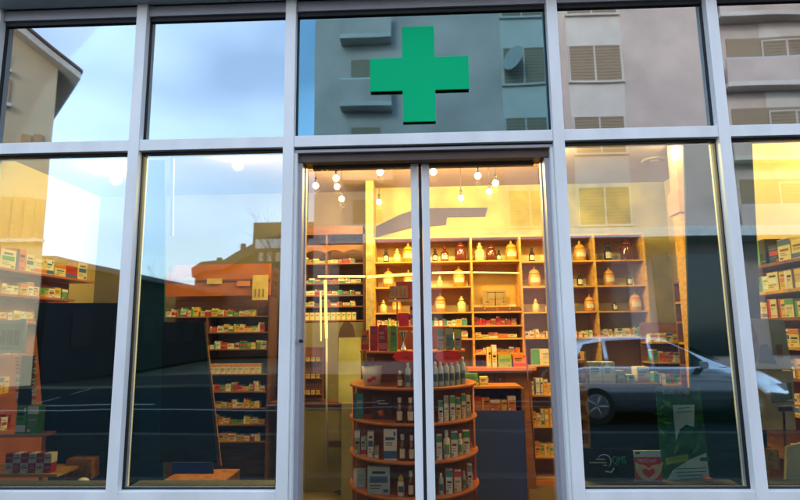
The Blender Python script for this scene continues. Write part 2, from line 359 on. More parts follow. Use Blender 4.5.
WORD={'jar':'ochre ceramic jar with knobbed lid','amber':'amber glass bottle with paper label','dark':'dark stoppered bottle with cream label','wide':'wide amber jar with stopper','clear':'pale yellow glass jar','med':'brown medicine bottle with white cap','wht':'white lotion bottle with green label','gry':'pale blue bottle with navy label','yel':'white spray can with yellow top'}
def vessel(kind,loc,h,label,group,rz=0,fat=1):
    if kind not in PRO:
        PRO[kind]=MAKE(kind,label); t=PRO[kind]; t.location=loc; t.scale=(h*fat,h*fat,h); t['label']=label; t['group']=group; t.rotation_euler=(0,0,rz); return t
    return dup(PRO[kind],loc,(h*fat,h*fat,h),label,group,rz)
CN=['first','second','third','fourth','fifth','sixth']
def cell(c,z,items,rowname,Yf=YB+.10):
    for i,(u,vt,kind) in enumerate(items):
        zc=z; xx=X(u,(vt+250)/2,Yf); h=Z(u,vt,Yf)-zc; h=max(.05,h)
        vessel(kind,(xx,Yf,zc),h,f"{WORD[kind]}, {rowname}",'vessels on the back wall grid shelving',fat={'jar':.88,'wide':.9}.get(kind,.95))
# row one (top)
T1='top row'
cell(0,rows[1],[(386,249,'dark')],'first in top row of grid shelving'); cell(0,rows[1],[(397,249,'clear')],'second in top row of grid shelving'); cell(0,rows[1],[(408,243,'jar')],'third in top row of grid shelving')
seq=[(435,249,'dark'),(444.5,246,'amber'),(460.5,243,'wide'),(479.5,243,'clear'),(491,245,'wide'),(498.5,250,'dark'),(511,240.5,'jar'),(531.5,248,'dark'),(566.5,247,'dark'),(579.5,241,'jar'),(607.5,243,'dark'),(626.5,240,'wide')]
def cof(u,v=250):
    x=X(u,v,YB+.1)
    for i in range(6):
        if xs[i]<=x<xs[i+1]: return i
    return 5
def seqrow(seq,z,rowname,start=0):
    for i,(u,vt,k) in enumerate(seq):
        c=cof(u); zz=z(c) if callable(z) else z
        x=X(u,250,YB+.1)
        x=min(max(x,xs[c]+.05),xs[c+1]-.05)
        h=max(.05,Z(u,vt,YB+.1)-zz)
        vessel(k,(x,YB+.1,zz),h,f"{WORD[k]}, {ordn(start+i)} from left on {rowname}",'vessels on the back wall grid shelving',fat={'jar':.88,'wide':.85}.get(k,.95))
r1=lambda c: rows[1] if c<3 else rowr[1]
r2=lambda c: rows[2] if c<3 else rowr[2]
r3=lambda c: rows[3] if c<3 else rowr[3]
seqrow(seq,r1,'top shelf of grid shelving',3)
seqrow([(388,268,'jar'),(408,270,'jar'),(439,276,'clear'),(458,266,'jar'),(533,266,'jar'),(548,274,'clear'),(578,272,'dark'),(607,267,'jar'),(627,272,'dark')],r2,'second shelf of grid shelving')
seqrow([(383,300,'clear'),(396,296,'jar'),(439,293,'jar'),(460,296,'clear'),(533,299,'clear'),(545,302,'clear'),(586,294,'jar'),(611,299,'dark'),(631,291,'jar')],r3,'third shelf of grid shelving')
# mortar on the second shelf right, apothecary scale in the niche
# niche with drawers and balance
nz=rows[3]
dr=MB().box(xs[2]+.02,xs[3]-.02,YB+.03,YW-.03,nz+.001,nz+.05,woodb).box(xs[2]+.03,(xs[2]+xs[3])/2-.01,YB+.027,YB+.0295,nz+.01,nz+.043,woodd).box((xs[2]+xs[3])/2+.01,xs[3]-.03,YB+.027,YB+.0295,nz+.01,nz+.043,woodd).build('drawer_chest')
dr['label']='low brown drawer chest under the balance in the shelving niche'; dr['category']='drawer chest'
for q in (.25,.75):
    xx=xs[2]+(xs[3]-xs[2])*q; MB().ball((xx,YB+.02,nz+.027),.007,cream).build('knob',dr)
sc=thing('apothecary_scale','glass cased brass balance standing on the drawer chest in the niche','scale',((xs[2]+xs[3])/2,YB+.15,nz+.051))
cxx=(xs[2]+xs[3])/2; b0=nz+.0515
bx('base',cxx-.13,cxx+.13,YB+.08,YB+.22,b0,b0+.012,wood,sc)
m=MB().tube((cxx,YB+.15,b0+.012),(cxx,YB+.15,b0+.17),.006,.004,blk).tube((cxx-.09,YB+.15,b0+.16),(cxx+.09,YB+.15,b0+.16),.003,.003,blk)
m.build('beam',sc)
for q in (-.09,.09): MB().tube((cxx+q,YB+.15,b0+.16),(cxx+q,YB+.15,b0+.06),.0012,.0012,blk).lathe([(.001,.05),(.03,.06)],cxx+q,YB+.15,b0,blk).build('pan',sc)
bx('case_back',cxx-.13,cxx+.13,YB+.221,YB+.225,b0,b0+.19,mat('scale_case_back',(.30,.22,.09)),sc)
# boxes lower in the grid
pal=['yellow','cream','orange','cream','yellow','white','orange']
fill('fourth shelf, left grid cells',xs[0]+.02,xs[1]-.02,YB+.04,rows[4],(.05,.075),(.03,.06),pal,seed=2)
fill('fourth shelf beside the niche',xs[1]+.02,xs[2]-.02,YB+.04,rows[4],(.05,.075),(.035,.06),['white','cream','teal','yellow'],seed=3)
fill('dark shelf under the niche',xs[2]+.02,xs[3]-.02,YB+.05,rows[4],(.05,.075),(.04,.06),['brown','crimson','brown'],seed=4,bands=('orange','brown','red'))
fill('fifth shelf beside the niche',xs[1]+.02,xs[2]-.02,YB+.04,rows[5],(.04,.07),(.04,.07),['yellow','cream'],seed=5)
fill('shelf of flat packs below niche',xs[2]+.02,xs[3]-.02,YB+.04,rows[5],(.03,.06),(.06,.10),['yellow','orange','cream'],seed=6)
fill('lowest pack shelf below niche',xs[2]+.02,xs[3]-.02,YB+.04,rows[6],(.03,.055),(.05,.09),['yellow','cream','orange'],seed=7)
fill('tiny box shelf, fourth grid column',xs[3]+.02,xs[4]-.02,YB+.04,rowr[4],(.04,.08),(.04,.055),['cream','white'],seed=8,bands=('orange','brown'))
fill('tiny box shelf, fifth grid column',xs[4]+.02,xs[5]-.02,YB+.04,rowr[4],(.04,.09),(.04,.055),['yellow','cream'],seed=9)
fill('fourth shelf, last grid column',xs[5]+.02,xs[6]-.02,YB+.04,rowr[4],(.05,.09),(.03,.05),['teal','white','cream','black','white'],seed=10)
for k,(z,n) in enumerate(zip(low,('upper','middle','bottom'))):
    fill(f'{n} low shelf beside blue cabinet',xs[3]+.02,xs[4]-.015,YB+.04,z,(.09,.17),(.03,.055),['yellow','cream','yellow','white'],seed=20+k)
fill('wide lower shelf, right grid columns',xs[4]+.02,xs[5]-.02,YB+.04,rowr[5],(.12,.2),(.06,.10),['white','cream','grey'],seed=24)
# ceramic clutter shelf, lowest niche cell: lime box, red box
zz=rows[7]
bx('counter_board',xs[2]-.10,xs[3]+.06,YB-.28,YB-.003,zz-.03,zz,mat('glossy_orange_wood',(.60,.20,.03),.3,0,.15,6),gs)
carton(X(498,350,YB-.15),X(511,350,YB-.15),YB-.15,YB-.05,zz,Z(500,355,YB-.15),'lime','green',3,'lime green carton on the orange counter board under the niche','cartons on the counter board')
carton(X(513,350,YB-.15),X(526,350,YB-.15),YB-.15,YB-.05,zz,Z(500,355,YB-.15),'orange','red',0,'bright orange carton right of the lime green one','cartons on the counter board')
carton(X(487,350,YB-.15),X(491,350,YB-.15),YB-.15,YB-.05,zz,Z(500,347,YB-.15),'yellow','white',1,'tall narrow yellow carton left of the lime green one','cartons on the counter board')
carton(X(492,350,YB-.15),X(496.5,350,YB-.15),YB-.15,YB-.05,zz,Z(500,345,YB-.15),'cream','white',2,'tall narrow cream carton left of the lime green one','cartons on the counter board')
carton(xs[3]+.08,xs[4]-.02,YB+.03,YB+.13,Z(545,365,YB),Z(545,349,YB),'cream','green',1,'wide cream carton in the fourth grid column above the low shelves','cartons on the counter board')
bx('shelf',xs[3]+.0112,xs[4]-.0112,YB+.001,YW,Z(545,365,YB)-.016,Z(545,365,YB)-.001,wood,gs)
# drawers below the counter board
dc=thing('drawer_cabinet','brown wooden cabinet of drawers below the orange counter board','cabinet',(xs[2],YB-.1,0))
bx('carcass',xs[2]-.06,xs[3]+.02,YB-.2,YB-.004,0,zz-.031,woodb,dc)
for i in range(3):
    xa=xs[2]-.05+i*.115
    d_=bx('drawer_or_lit_board',xa,xa+.105,YB-.212,YB-.2005,zz-.20,zz-.05,woodd,dc); MB().ball((xa+.05,YB-.218,zz-.12),.008,cream).build('knob',d_)
# ---------------------------------------------------------------- blue cabinet with counter
Yc=1.95
bc=thing('blue_cabinet','navy blue low cabinet with orange wooden top and open goods compartment','cabinet',(1.5,2.1,0))
xa,xb=X(470,430,Yc),X(525,430,Yc)
zt=Z(495,386,Yc); navy=mat('navy_laminate',(.03,.06,.26),.4,0,.1,4)
bx('top_board',xa-.25,xb-.02,Yc-.02,Yc+.30,zt-.02,zt,mat('glossy_orange_wood',(.60,.20,.03)),bc)
za=Z(495,411,Yc)
bx('lower_body',xa-.20,xb,Yc,Yc+.28,.02,za,navy,bc); bx('side_panel',xb-.02,xb,Yc,Yc+.28,za+.001,zt-.021,woodb,bc)
bx('back_panel',xa-.20,xb-.021,Yc+.26,Yc+.28,za+.001,zt-.021,navy,bc)
bx('edge_strip',xb+.0005,xb+.012,Yc-.002,Yc+.28,.02,zt-.021,woodb,bc)
fill('open compartment of blue cabinet',X(472,400,Yc+.02),xb-.03,Yc+.02,za,(.08,.14),(.06,.09),['orange','yellow','red','orange','red'],seed=31,bands=('yellow','red','orange','white'))
for i,(u0,u1,v,c) in enumerate(((464,478,374,'green'),(480,488,377,'cream'))):
    carton(X(u0,v,Yc+.05),X(u1,v,Yc+.05),Yc+.05,Yc+.15,zt,Z(u0,v,Yc+.05),c,'lime',0,f'flat {c} pack lying on the orange top of the blue cabinet','packs on the blue cabinet')
# ---------------------------------------------------------------- skirting lit strip
bx('skirting',-1.55,xs[0]-.012,2.70,2.74,0,.045,mat('glossy_orange_wood',(.60,.20,.03)),bw)
bx('skirting',xa+.4,xs[-1],2.66,2.70,0,.045,mat('glossy_orange_wood',(.60,.20,.03)),bw)
# ---------------------------------------------------------------- dark apothecary cabinet seen through left leaf
Yd=2.9
ac=thing('apothecary_cabinet','tall dark brown cabinet with scalloped cornice and rows of boxes','cabinet',(-.1,3.0,0))
xl,xr=X(286,300,Yd),X(365,300,Yd)-.02
ztop=Z(335,226,Yd); oliv=mat('olive_panel',(.17,.16,.07),.6,0,.15,3)
bx('back_panel',xl,xr,Yd+.26,Yd+.28,.05,ztop,woodd,ac)
bx('cornice',xl,xr,Yd-.01,Yd+.27,ztop-.10,ztop,woodd,ac)
pts=[]; n=4
zc=Z(335,253,Yd)
pts=[(xl,zc+.09),(xl,zc)]
for k in range(n*8+1):
    a=k/(n*8); pts.append((xl+.001+(xr-xl-.002)*a, zc+.035*abs(math.sin(a*n*math.pi))))
pts+= [(xr,zc),(xr,zc+.09)]
MB().prism(pts,Yd-.005,Yd+.012,woodb).build('scalloped_valance',ac)
for u in (303,326,364):
    x=X(u,300,Yd); bx('upright',x-.01,x+.01,Yd,Yd+.259,.05,ztop-.101,woodd,ac)
for k,(v,nm) in enumerate(((263,'first'),(283,'second'),(295,'third'),(306,'fourth'),(320,'fifth'))):
    z=Z(335,v,Yd); bx('shelf',xl,xr,Yd+.002,Yd+.259,z-.014,z,woodb,ac)
    if v==320: fill('pale box row, dark cabinet',xl+.02,xr-.04,Yd+.03,z,(.05,.08),(.03,.05),None,uniform=(.055,.085,'cream','lime',1),seed=40)
    else: fill(f'{nm} shelf, dark scalloped cabinet',xl+.12,xr-.03,Yd+.03,z,(.03,.06),(.045,.08),['brown','cream','grey','lime','crimson','yellow','teal'],seed=40+k,limit=13)
bx('lower_panel',xl,xr,Yd+.0,Yd+.25,.05,Z(335,321,Yd)-.014,oliv,ac)
wl=thing('wall_banner','lilac grey curved band fixed on the yellow wall above the jar shelving','wall decoration',(1.0,3.04,2.8))
up=[(366,231),(385,222),(400,214.5),(415,209.5),(432,208),(487.5,207.5)]; dn=[(485,216.5),(447,217),(446,224.5),(430,226),(410,228),(390,233),(366,240)]
MB().prism([(W(u,v,3.03).x,W(u,v,3.03).z) for u,v in up+dn],3.03,3.045,mat('lilac_grey',(.035,.035,.10),.7,0,.1,3)).build('curved_band',wl)
# yellow stone pier
pr=bx('plaster_pier',X(365.5,280,2.7),X(373.5,280,2.7),2.72,3.045,0,ZC-.001,mat('ochre_stone',(.30,.24,.10),.8,0,.3,14,.2),bw)
# glowing tubes round the glass show case
nt=thing('light_tube_frame','yellow glowing tube frame around the glass case before the dark cabinet','light tubes',(0,2.3,1.5))
tubeM=emat('yellow_tube',(1,.72,.10),1.6); tubeD=emat('pale_tube',(1,.78,.16),1.0)
Yn=2.3
def tube(u0,v0,u1,v1,r,m): MB().tube(W(u0,v0,Yn),W(u1,v1,Yn),r,r,m).build('light_tube',nt)
tube(318,276.5,365,276.5,.010,tubeM); tube(367,277,414,274,.013,tubeM); tube(325.3,280,326.5,338,.013,tubeM); tube(320.5,291,321,341,.006,tubeD)
tube(432,273,470,272.5,.010,tubeD); tube(473,272.5,519,273,.007,tubeD)
for q in (-.0,):
    MB().tube(W(326.5,338,Yn),W(327,474,Yn),.012,.012,alug).build('case_post',nt); MB().tube(W(519,273,Yn),W(536,470,Yn),.006,.006,woodb).build('case_post',nt)
# counter + drawers + board + chair
ct=thing('sales_counter','olive fronted sales counter behind the left door leaf','counter',(-.1,2.4,0))
bx('counter_front',X(300,430,2.45),X(352,430,2.45),2.45,2.68,.0,Z(330,405,2.45),oliv,ct)
bx('counter_top',X(299,430,2.45)-.3,X(352,430,2.45),2.43,2.69,Z(330,405,2.45)+.001,Z(330,405,2.45)+.03,woodd,ct)
sd=thing('small_drawer_rack','dark rack with two rows of small packs on the counter, left side','rack',(-.25,2.5,.8))
zA=Z(312,403,2.45)+.032
bx('rack_body',X(299,380,2.5),X(322,380,2.5),2.50,2.62,zA,Z(312,347,2.5),woodd,sd)
for v in (361,378,394):
    z=Z(312,v,2.48)
    bx('rack_shelf',X(299,v,2.48),X(322,v,2.48),2.46,2.4995,z-.008,z,woodb,sd)
    for i in range(4):
        xx=X(301+i*5,v,2.47); carton(xx,xx+.033,2.465,2.495,z,z+.035,'yellow' if i%2 else 'cream','green',2,f"tiny {'yellow' if i%2 else 'cream'} pack, {ordn(i)} from left on {dict({361:'upper',378:'middle',394:'lower'})[v]} ledge of counter rack",'tiny packs on the counter rack',cat='sample pack',name='sample_pack')
b_=MB().box(X(338.6,370,2.2),X(360.5,370,2.2),2.2,2.215,Z(350,403,2.2),Z(350,337.5,2.2),mat('pale_green_board',(.42,.44,.15),.6,0,.3,4)).build('leaning_board')
b_['label']='pale yellow green board standing on the counter beside the red packs'; b_['category']='board'
ped=bx('board_stand',X(342,370,2.2),X(357,370,2.2),2.18,2.24,0,Z(350,403,2.2)-.001,oliv); ped['label']='narrow olive stand under the pale yellow green board'; ped['category']='stand'
ch=thing('office_chair','dark brown office chair with rounded back behind the pale board','chair',(X(347,340,2.36),2.36,0))
cxh=X(347,340,2.36); zt2=Z(347,322,2.36); brn=mat('brown_leather',(.06,.035,.02),.5)
pp=[(cxh-.075,zt2-.42),(cxh+.075,zt2-.42),(cxh+.085,zt2-.14),(cxh+.06,zt2-.03),(cxh+.025,zt2),(cxh-.03,zt2),(cxh-.07,zt2-.06),(cxh-.09,zt2-.16)]
MB().prism(pp,2.35,2.39,brn).build('backrest',ch); bx('seat',cxh-.16,cxh+.16,2.25,2.40,.46,.52,brn,ch); MB().tube((cxh,2.33,.02),(cxh,2.33,.459),.02,.02,blk).build('column',ch)
bx('back_stem',cxh-.02,cxh+.02,2.395,2.41,.5,zt2-.3,blk,ch)
for k in range(5):
    a=k*math.tau/5+.3; MB().tube((cxh,2.33,.05),(cxh+.12*math.cos(a),2.33+.06*math.sin(a),.03),.012,.010,blk).build('leg',ch)
# ---------------------------------------------------------------- round gondola stand
gx,gy,gr=.70,1.30,.50
gd=thing('round_display_stand','round brown display stand with curved shelves of bottles behind the doors','display stand',(gx,gy,0))
edge=mat('shelf_edge_wood',(.46,.15,.045),.4,0,.2,6)
GZ=[Z(425,v,.8) for v in (499,462.5,424,388)]+[Z(425,351,.88)]
GR=[gr,gr,gr,gr,.42]
MB().lathe([(gr,0),(gr,.06)],gx,gy,.0,edge,40).build('base_disc',gd)
for z,r in zip(GZ,GR): MB().lathe([(r-.004,-.02),(r,-.016),(r,-.003),(r-.004,0)],gx,gy,z,edge,48).build('curved_shelf',gd)
brb=mat('stand_back_wood',(.26,.09,.035),.5,0,.25,5)
zprev=.061
for k,z in enumerate(GZ):
    bx('back_board',gx-GR[k]+.05,gx+GR[k]-.05,gy-.012,gy+.012,zprev,z-.021,brb,gd); zprev=z+.001
bx('back_board',gx-.30,gx+.30,gy-.012,gy+.012,zprev,GZ[4]+.18,brb,gd)
for s in (-1,1): MB().tube((gx+s*(gr-.03),gy,.061),(gx+s*(gr-.03),gy,GZ[3]-.021),.014,.014,edge).build('side_post',gd)
def arc(u,v,r):
    Y=gy-.3
    for _ in range(20):
        x=X(u,v,Y); a=min(abs(x-gx),r-.05); Y=gy-math.sqrt(max(.0,r*r-a*a))
    return X(u,v,Y),min(Y,gy-.08)
GN=['bottom','second','third','fourth','top']
def gput(lv,desc,u0,u1,vt,kind,c='white',b='blue',st=0,i=0):
    z=GZ[lv]; r=GR[lv]-.065; u=(u0+u1)/2
    x,Y=arc(u,vt+15,r); w=X(u1,vt,Y)-X(u0,vt,Y); h=Z(u,vt,Y-.03)-z; grp='goods on the round display stand'
    if kind=='box':
        carton(x-w/2,x+w/2,Y-.03,Y+.03,z,z+h,c,b,st,desc,grp,cat='carton',name='carton')
    else: vessel(kind,(x,Y,z),h,desc,grp,fat=min(1.3,max(.7,w*.92/h/.38)))
def grow(lv,side,items):
    for i,(u0,u1,vt,k,*cc) in enumerate(items):
        c,b,st=(cc+['white','blue',0][len(cc):]) if cc else ('white','blue',0)
        nm=f"{c} carton with {b} print" if k=='box' else WORD[k]
        gput(lv,f"{nm}, {ordn(i)} on {side} half of {GN[lv]} round shelf",u0,u1,vt,k,c,b,st)
grow(4,'left',[(362,369,330,'box','orange','red',0),(370.5,378,326,'box','crimson','red',3),(379,387.5,325,'box','crimson','pink',0),(388.5,397,326,'box','green','lime',1)])
grow(3,'left',[(397,403.5,371,'med'),(405,411,363,'gry'),(412,417,371,'gry')])
grow(2,'left',[(353.5,364,394,'box','teal','blue',1),(396,403.5,398,'med'),(406.5,414.5,398,'med'),(417,420.5,398,'box','white','teal',2)])
grow(1,'left',[(355,360.5,431,'box','grey','white',2),(361.5,367,437,'box','pale blue','red',0),(368,374,432,'box','white','blue',3),(375,379,447,'box','grey','white',0),(384,397,429,'box','white','blue',0),(399,406,435,'med'),(408.5,415,436,'med'),(417,421,438,'box','white','teal',2)])
grow(0,'left',[(354,366,470,'box','pale blue','white',1),(368,390,467,'box','pale blue','blue',3),(397,405,476,'yel'),(408,414,472,'med'),(415.5,421,472,'box','white','grey',2)])
grow(4,'right',[(437,444.5,330,'box','grey','teal',2),(446,453,328,'box','teal','grey',2),(454.5,461,329,'box','grey','lime',2)])
grow(3,'right',[(433,437.5,362,'gry'),(438.5,443,361,'gry'),(444,448.5,360,'gry'),(449.5,454,361,'gry'),(455,459.5,359,'gry'),(460.5,465,357,'gry')])
grow(2,'right',[(438.5,443,401,'box','white','teal',2),(444,448.5,396,'box','white','grey',2),(450,455,396,'box','white','green',2),(456,460.5,398,'box','cream','teal',2),(461.5,465.5,394,'box','white','teal',2),(466.5,470.5,396,'box','cream','grey',0)])
grow(1,'right',[(436.5,442,435,'box','white','teal',2),(443.5,450,431,'wht'),(451,457.5,432,'box','white','teal',2),(458.5,462,434,'wht'),(463,469.5,431,'box','white','green',2)])
grow(0,'right',[(438,444.5,474,'gry'),(446,452.5,470,'box','white','teal',2),(454,461,471,'box','white','red',2),(462,466.5,472,'wht'),(467.5,472,465,'box','white','grey',2)])
# silver hourglass stands on top shelf
for i,u in enumerate((403.5,415.5)):
    x,Y=arc(u,345,GR[4]-.07); z=GZ[4]; h=Z(u,331,Y)-z
    m=MB().lathe([(.028,0),(.022,.01),(.008,h*.45),(.010,h*.55),(.034,h-.004),(.034,h)],x,Y,z,mat('polished_steel',(.6,.6,.6),.2,.9),16).build('hourglass_holder')
    m['label']=('silver hourglass shaped holder on top round shelf, left one','silver hourglass shaped holder on top round shelf, beside the door stile')[i]; m['category']='holder'; m['group']='silver holders on the stand'
# red oval signs hanging below top shelf
for i,(u,w,h) in enumerate(((406,.095,.04),(448,.095,.045))):
    Y=.86; c=W(u,356.5,Y)
    n=24; pts=[(c.x+w*math.cos(2*math.pi*k/n)*(1+.06*math.cos(8*2*math.pi*k/n)),c.z+h*math.sin(2*math.pi*k/n)) for k in range(n)]
    t=thing('shelf_talker',('red oval price flower left of the centre door gap','red oval price flower right of the centre door gap')[i],'price sign',(c.x,Y,c.z),'red price flowers')
    MB().prism(pts,Y-.004,Y,mat('signal_red',(.8,.015,.015),.5)).build('red_disc',t); MB().lathe([(.015,0),(.012,.003)],c.x,Y-.006,c.z,woodb,12).build('centre',t)
# basket with red logo
x,Y=arc(372,375,.40); z=GZ[3]; h=Z(372,366,Y)-z; w=.075
bk=thing('white_tub','tapered white tub with red emblem on the fourth round shelf','tub',(x,Y,z))
MB().lathe([(.060,0),(.082,h),(.078,h),(.057,.01)],x,Y,z,cap,20).build('tub_body',bk)
MB().lathe([(.001,h*.85),(.07,h*.88)],x,Y,z,navy,16).build('contents',bk)
MB().box(x-.028,x+.004,Y-.083,Y-.079,z+.03,z+.055,mat('signal_red',(.8,.015,.015))).lathe([(.016,0),(.016,.02)],x+.015,Y-.068,z+.048,mat('signal_red',(.8,.015,.015)),12).build('emblem',bk)
MB().box(x-.055,x-.012,Y-.07,Y-.02,z+h+.002,z+h+.03,navy).box(x-.02,x+.02,Y-.03,Y+.02,z+h+.001,z+h+.06,woodb).build('packs_inside',bk)
# dark framed picture on third shelf
x0_,Y_=arc(372,405,.40); x1_=x0_+X(391,405,Y_)-X(370,405,Y_); zz_=GZ[2]
fp=thing('picture_card','dark rounded display card with orange figure on the third round shelf','display card',(x0_,Y_,zz_))
h=Z(380,396,Y_)-zz_; bx('card_face',x0_,x1_,Y_-.01,Y_,zz_+.001,zz_+h,mat('dark_brown_print',(.07,.03,.02),.4,0,.3,8),fp,.003)
ogm=mat('orange_print',(.5,.13,.02),.5); xc=(x0_+x1_)/2
MB().lathe([(.02,0),(.028,.02),(.012,.045)],xc-.005,Y_-.012,zz_+.02,ogm,12).ball((xc-.025,Y_-.012,zz_+.05),.012,ogm).build('orange_figure',fp)
for k,(dx,ww) in enumerate(((-.04,.06),(-.03,.075))): bx('printed_line',xc+dx,xc+dx+ww,Y_-.0115,Y_-.0101,zz_+h-.035-k*.022,zz_+h-.028-k*.022,lab,fp)
# posters on top of stand
pa=thing('header_card','red and cream header card with printed figures above the round stand','display card',(X(400,300,1.2),1.2,GZ[4]))
def quad(u0,u1,v0,v1,Y,d,m,n,p,**k): return bx(n,X(u0,(v0+v1)/2,Y),X(u1,(v0+v1)/2,Y),Y,Y+d,Z((u0+u1)/2,v1,Y),Z((u0+u1)/2,v0,Y),m,p,**k)
redm=mat('poster_red',(.55,.04,.02),.5); beige=mat('poster_beige',(.45,.33,.18),.6,0,.25,25)
quad(396,416,281.5,300,1.2,.006,redm,'red_panel',pa); quad(389.5,408,286,298,1.19,.005,beige,'figure_panel',pa)
for k in range(4): quad(391.5+k*4,394+k*4,287.5+k*.3,296.5,1.186,.003,mat('figure_rose',(.5,.22,.15)),'printed_figure',pa)
quad(388,414,299.5,301.5,1.185,.012,lab,'card_rail',pa)
quad(396.5,398,302,349,1.215,.01,edge,'pole',pa); quad(414,415.5,302,349,1.215,.01,edge,'pole',pa)
quad(398.5,409,313,326.5,1.2,.005,mat('magenta_red',(.5,.01,.06),.5,0,.2,30),'lower_card',pa); quad(410,418,303,326,1.21,.004,mat('figure_rose',(.5,.22,.15)),'side_card',pa)
quad(410.5,418,307,309.5,1.205,.003,blk,'printed_line',pa); quad(410.5,418,315,318,1.205,.003,navy,'printed_line',pa)
# ---------------------------------------------------------------- pane two: frontal shelf unit
Y2=2.5
fu=thing('pack_shelving','tall orange topped shelf unit with eight rows of small yellow packs','shelving',(-1.2,2.6,0))
xL,xM,xR=X(164,310,Y2),X(206,370,Y2),X(269,370,Y2); zT=Z(220,264.5,Y2)
bx('back_panel',xL,xR,Y2+.26,Y2+.28,0,zT-.03,woodd,fu)
hp=[(X(150,290,Y2),Z(220,296,Y2)),(xR,Z(220,296,Y2)),(xR,zT),(X(178,265,Y2),zT)]
MB().prism(hp,Y2-.02,Y2-.001,mat('orange_header',(.42,.11,.02),.45,0,.15,4)).build('header_board',fu)
bx('header_lip',X(165,281,Y2-.03),xR,Y2-.03,Y2-.0205,Z(220,281.5,Y2-.03),Z(220,279.5,Y2-.03),woodd,fu)
bx('upright',xR-.02,xR,Y2,Y2+.259,0,Z(220,297,Y2),woodd,fu); bx('upright',xM-.02,xM-.001,Y2,Y2+.259,0,Z(220,317,Y2),woodd,fu)
bx('header_card',X(252.5,285,Y2-.04),X(268,285,Y2-.04),Y2-.042,Y2-.036,Z(260,300,Y2-.04),Z(260,275,Y2-.04),mat('yellow_card',(.62,.42,.10),.6,0,.15,12),fu)
for k in range(3): bx('card_print',X(254.5+k*4,294,Y2-.043),X(256+k*4,294,Y2-.043),Y2-.0445,Y2-.0425,Z(260,297,Y2-.04),Z(260,289,Y2-.04),mat('olive_ink',(.2,.16,.03)),fu)
bx('header_card',X(237,283,Y2-.04),X(250,283,Y2-.04),Y2-.042,Y2-.036,Z(245,286,Y2-.04),Z(245,281,Y2-.04),pm('orange'),fu)
bx('header_card',X(207,281,Y2-.04),X(222,281,Y2-.04),Y2-.042,Y2-.036,Z(215,284,Y2-.04),Z(215,278.5,Y2-.04),mat('yellow_card',(.5,.4,.1)),fu)
for k,v in enumerate((316,332,349,374,391.5,408,424.5,441.5)):
    z=Z(237,v,Y2); xs0=xL if k==0 else xM
    bx('shelf',xs0,xR-.0205,Y2+.001,Y2+.259,z-.012,z-.0005,woodb,fu)
    d=f"{ordn(k)} shelf of orange topped unit"
    if k==3: fill(d,xs0+.01,xR-.03,Y2+.03,z,None,None,None,uniform=(.058,.10,'cream','orange',2))
    else: fill(d,xs0+.01,xR-.03,Y2+.02,z,(.035,.085),(.042,.075),['yellow','cream','yellow','cream','cream','yellow','white','red','green'],seed=60+k,limit=16,skip=.03,bands=('green','white','orange','red','brown'))
# black leaning panels
def panel(name,pts,Y,m,label,cat,d=.02):
    q=[(W(u,v,Y).x,W(u,v,Y).z) for u,v in pts]; o=MB().prism(q,Y,Y+d,m).build(name); o['label']=label; o['category']=cat; return o
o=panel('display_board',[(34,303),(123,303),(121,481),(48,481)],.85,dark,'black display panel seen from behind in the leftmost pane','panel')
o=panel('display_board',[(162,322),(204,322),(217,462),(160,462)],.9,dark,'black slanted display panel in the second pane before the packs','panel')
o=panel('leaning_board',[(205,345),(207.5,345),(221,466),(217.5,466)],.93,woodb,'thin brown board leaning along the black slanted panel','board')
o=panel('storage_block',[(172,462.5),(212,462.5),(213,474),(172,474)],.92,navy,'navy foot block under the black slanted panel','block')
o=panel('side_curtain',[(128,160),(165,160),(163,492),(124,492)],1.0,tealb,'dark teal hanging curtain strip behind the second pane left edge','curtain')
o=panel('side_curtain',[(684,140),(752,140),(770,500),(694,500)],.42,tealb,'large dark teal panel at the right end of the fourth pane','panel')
o=panel('pale_streak',[(170.5,158),(173.5,158),(172.5,236),(169.8,236)],1.0,mat('white_streak',(.35,.36,.36)),'thin white vertical batten beside the teal curtain in the second pane','streak')  # thin pale upright streak, a flat piece of its own
bx('plinth_mat',X(162,478,1.2),X(226,478,1.2),1.2,1.6,0,.0,wood) if 0 else None
pl=thing('wooden_plinth','low plinth with orange mosaic wood top at the foot of the second pane','plinth',(-.9,1.2,0))
zp=Z(195,471,1.3); mos=mat('wood_mosaic',(.55,.22,.05),.5,0,.3,26,.1,col2=(.25,.07,.02))
bx('plinth_body',X(162,478,1.0),X(224,478,1.0),1.0,1.35,0,zp-.011,woodd,pl); bx('plinth_top',X(162,478,1.0),X(224,478,1.0),.99,1.36,zp-.01,zp,mos,pl)
# ---------------------------------------------------------------- pane one: left wall unit
xf=-2.76
lu=thing('left_wall_shelving','reddish brown shelf unit running along the left cream wall','shelving',(xf-.15,1.7,0))
LZ=[Z(0,v,(xf-CX)/( (VF+VR*(-400/F)+VU*((250-v)/F)).x/(VF+VR*(-400/F)+VU*((250-v)/F)).y)-L) for v in (267,293,321,355,394,432)]
redw=mat('red_brown_laminate',(.40,.12,.06),.45,0,.15,5)
bx('back_panel',xf-.30,xf-.285,.6,2.62,.0,LZ[0]-.021,redw,lu); bx('end_panel',xf-.284,xf,.58,.599,0,LZ[0]-.021,redw,lu)
for k,z in enumerate(LZ):
    y1=2.62 if k==0 else (2.3 if k<3 else 1.75); bx('shelf',xf-.284,xf,.60,y1,z-.02,z,redw,lu)
pn=['top','second','third','fourth','fifth','lowest']
fill_y('top left wall shelf',xf,1.15,2.5,LZ[0],(.10,.19),(.10,.2),['cream','white','orange','red','cream','pale blue'],1,seed=3,dep=.12)
fill_y('second left wall shelf',xf,1.15,2.25,LZ[1],(.07,.13),(.05,.09),['yellow','cream','white','orange','green'],1,seed=5)
fill_y('third left wall shelf',xf,1.15,1.75,LZ[2],(.06,.10),(.06,.11),['cream','yellow','white'],1,seed=6)
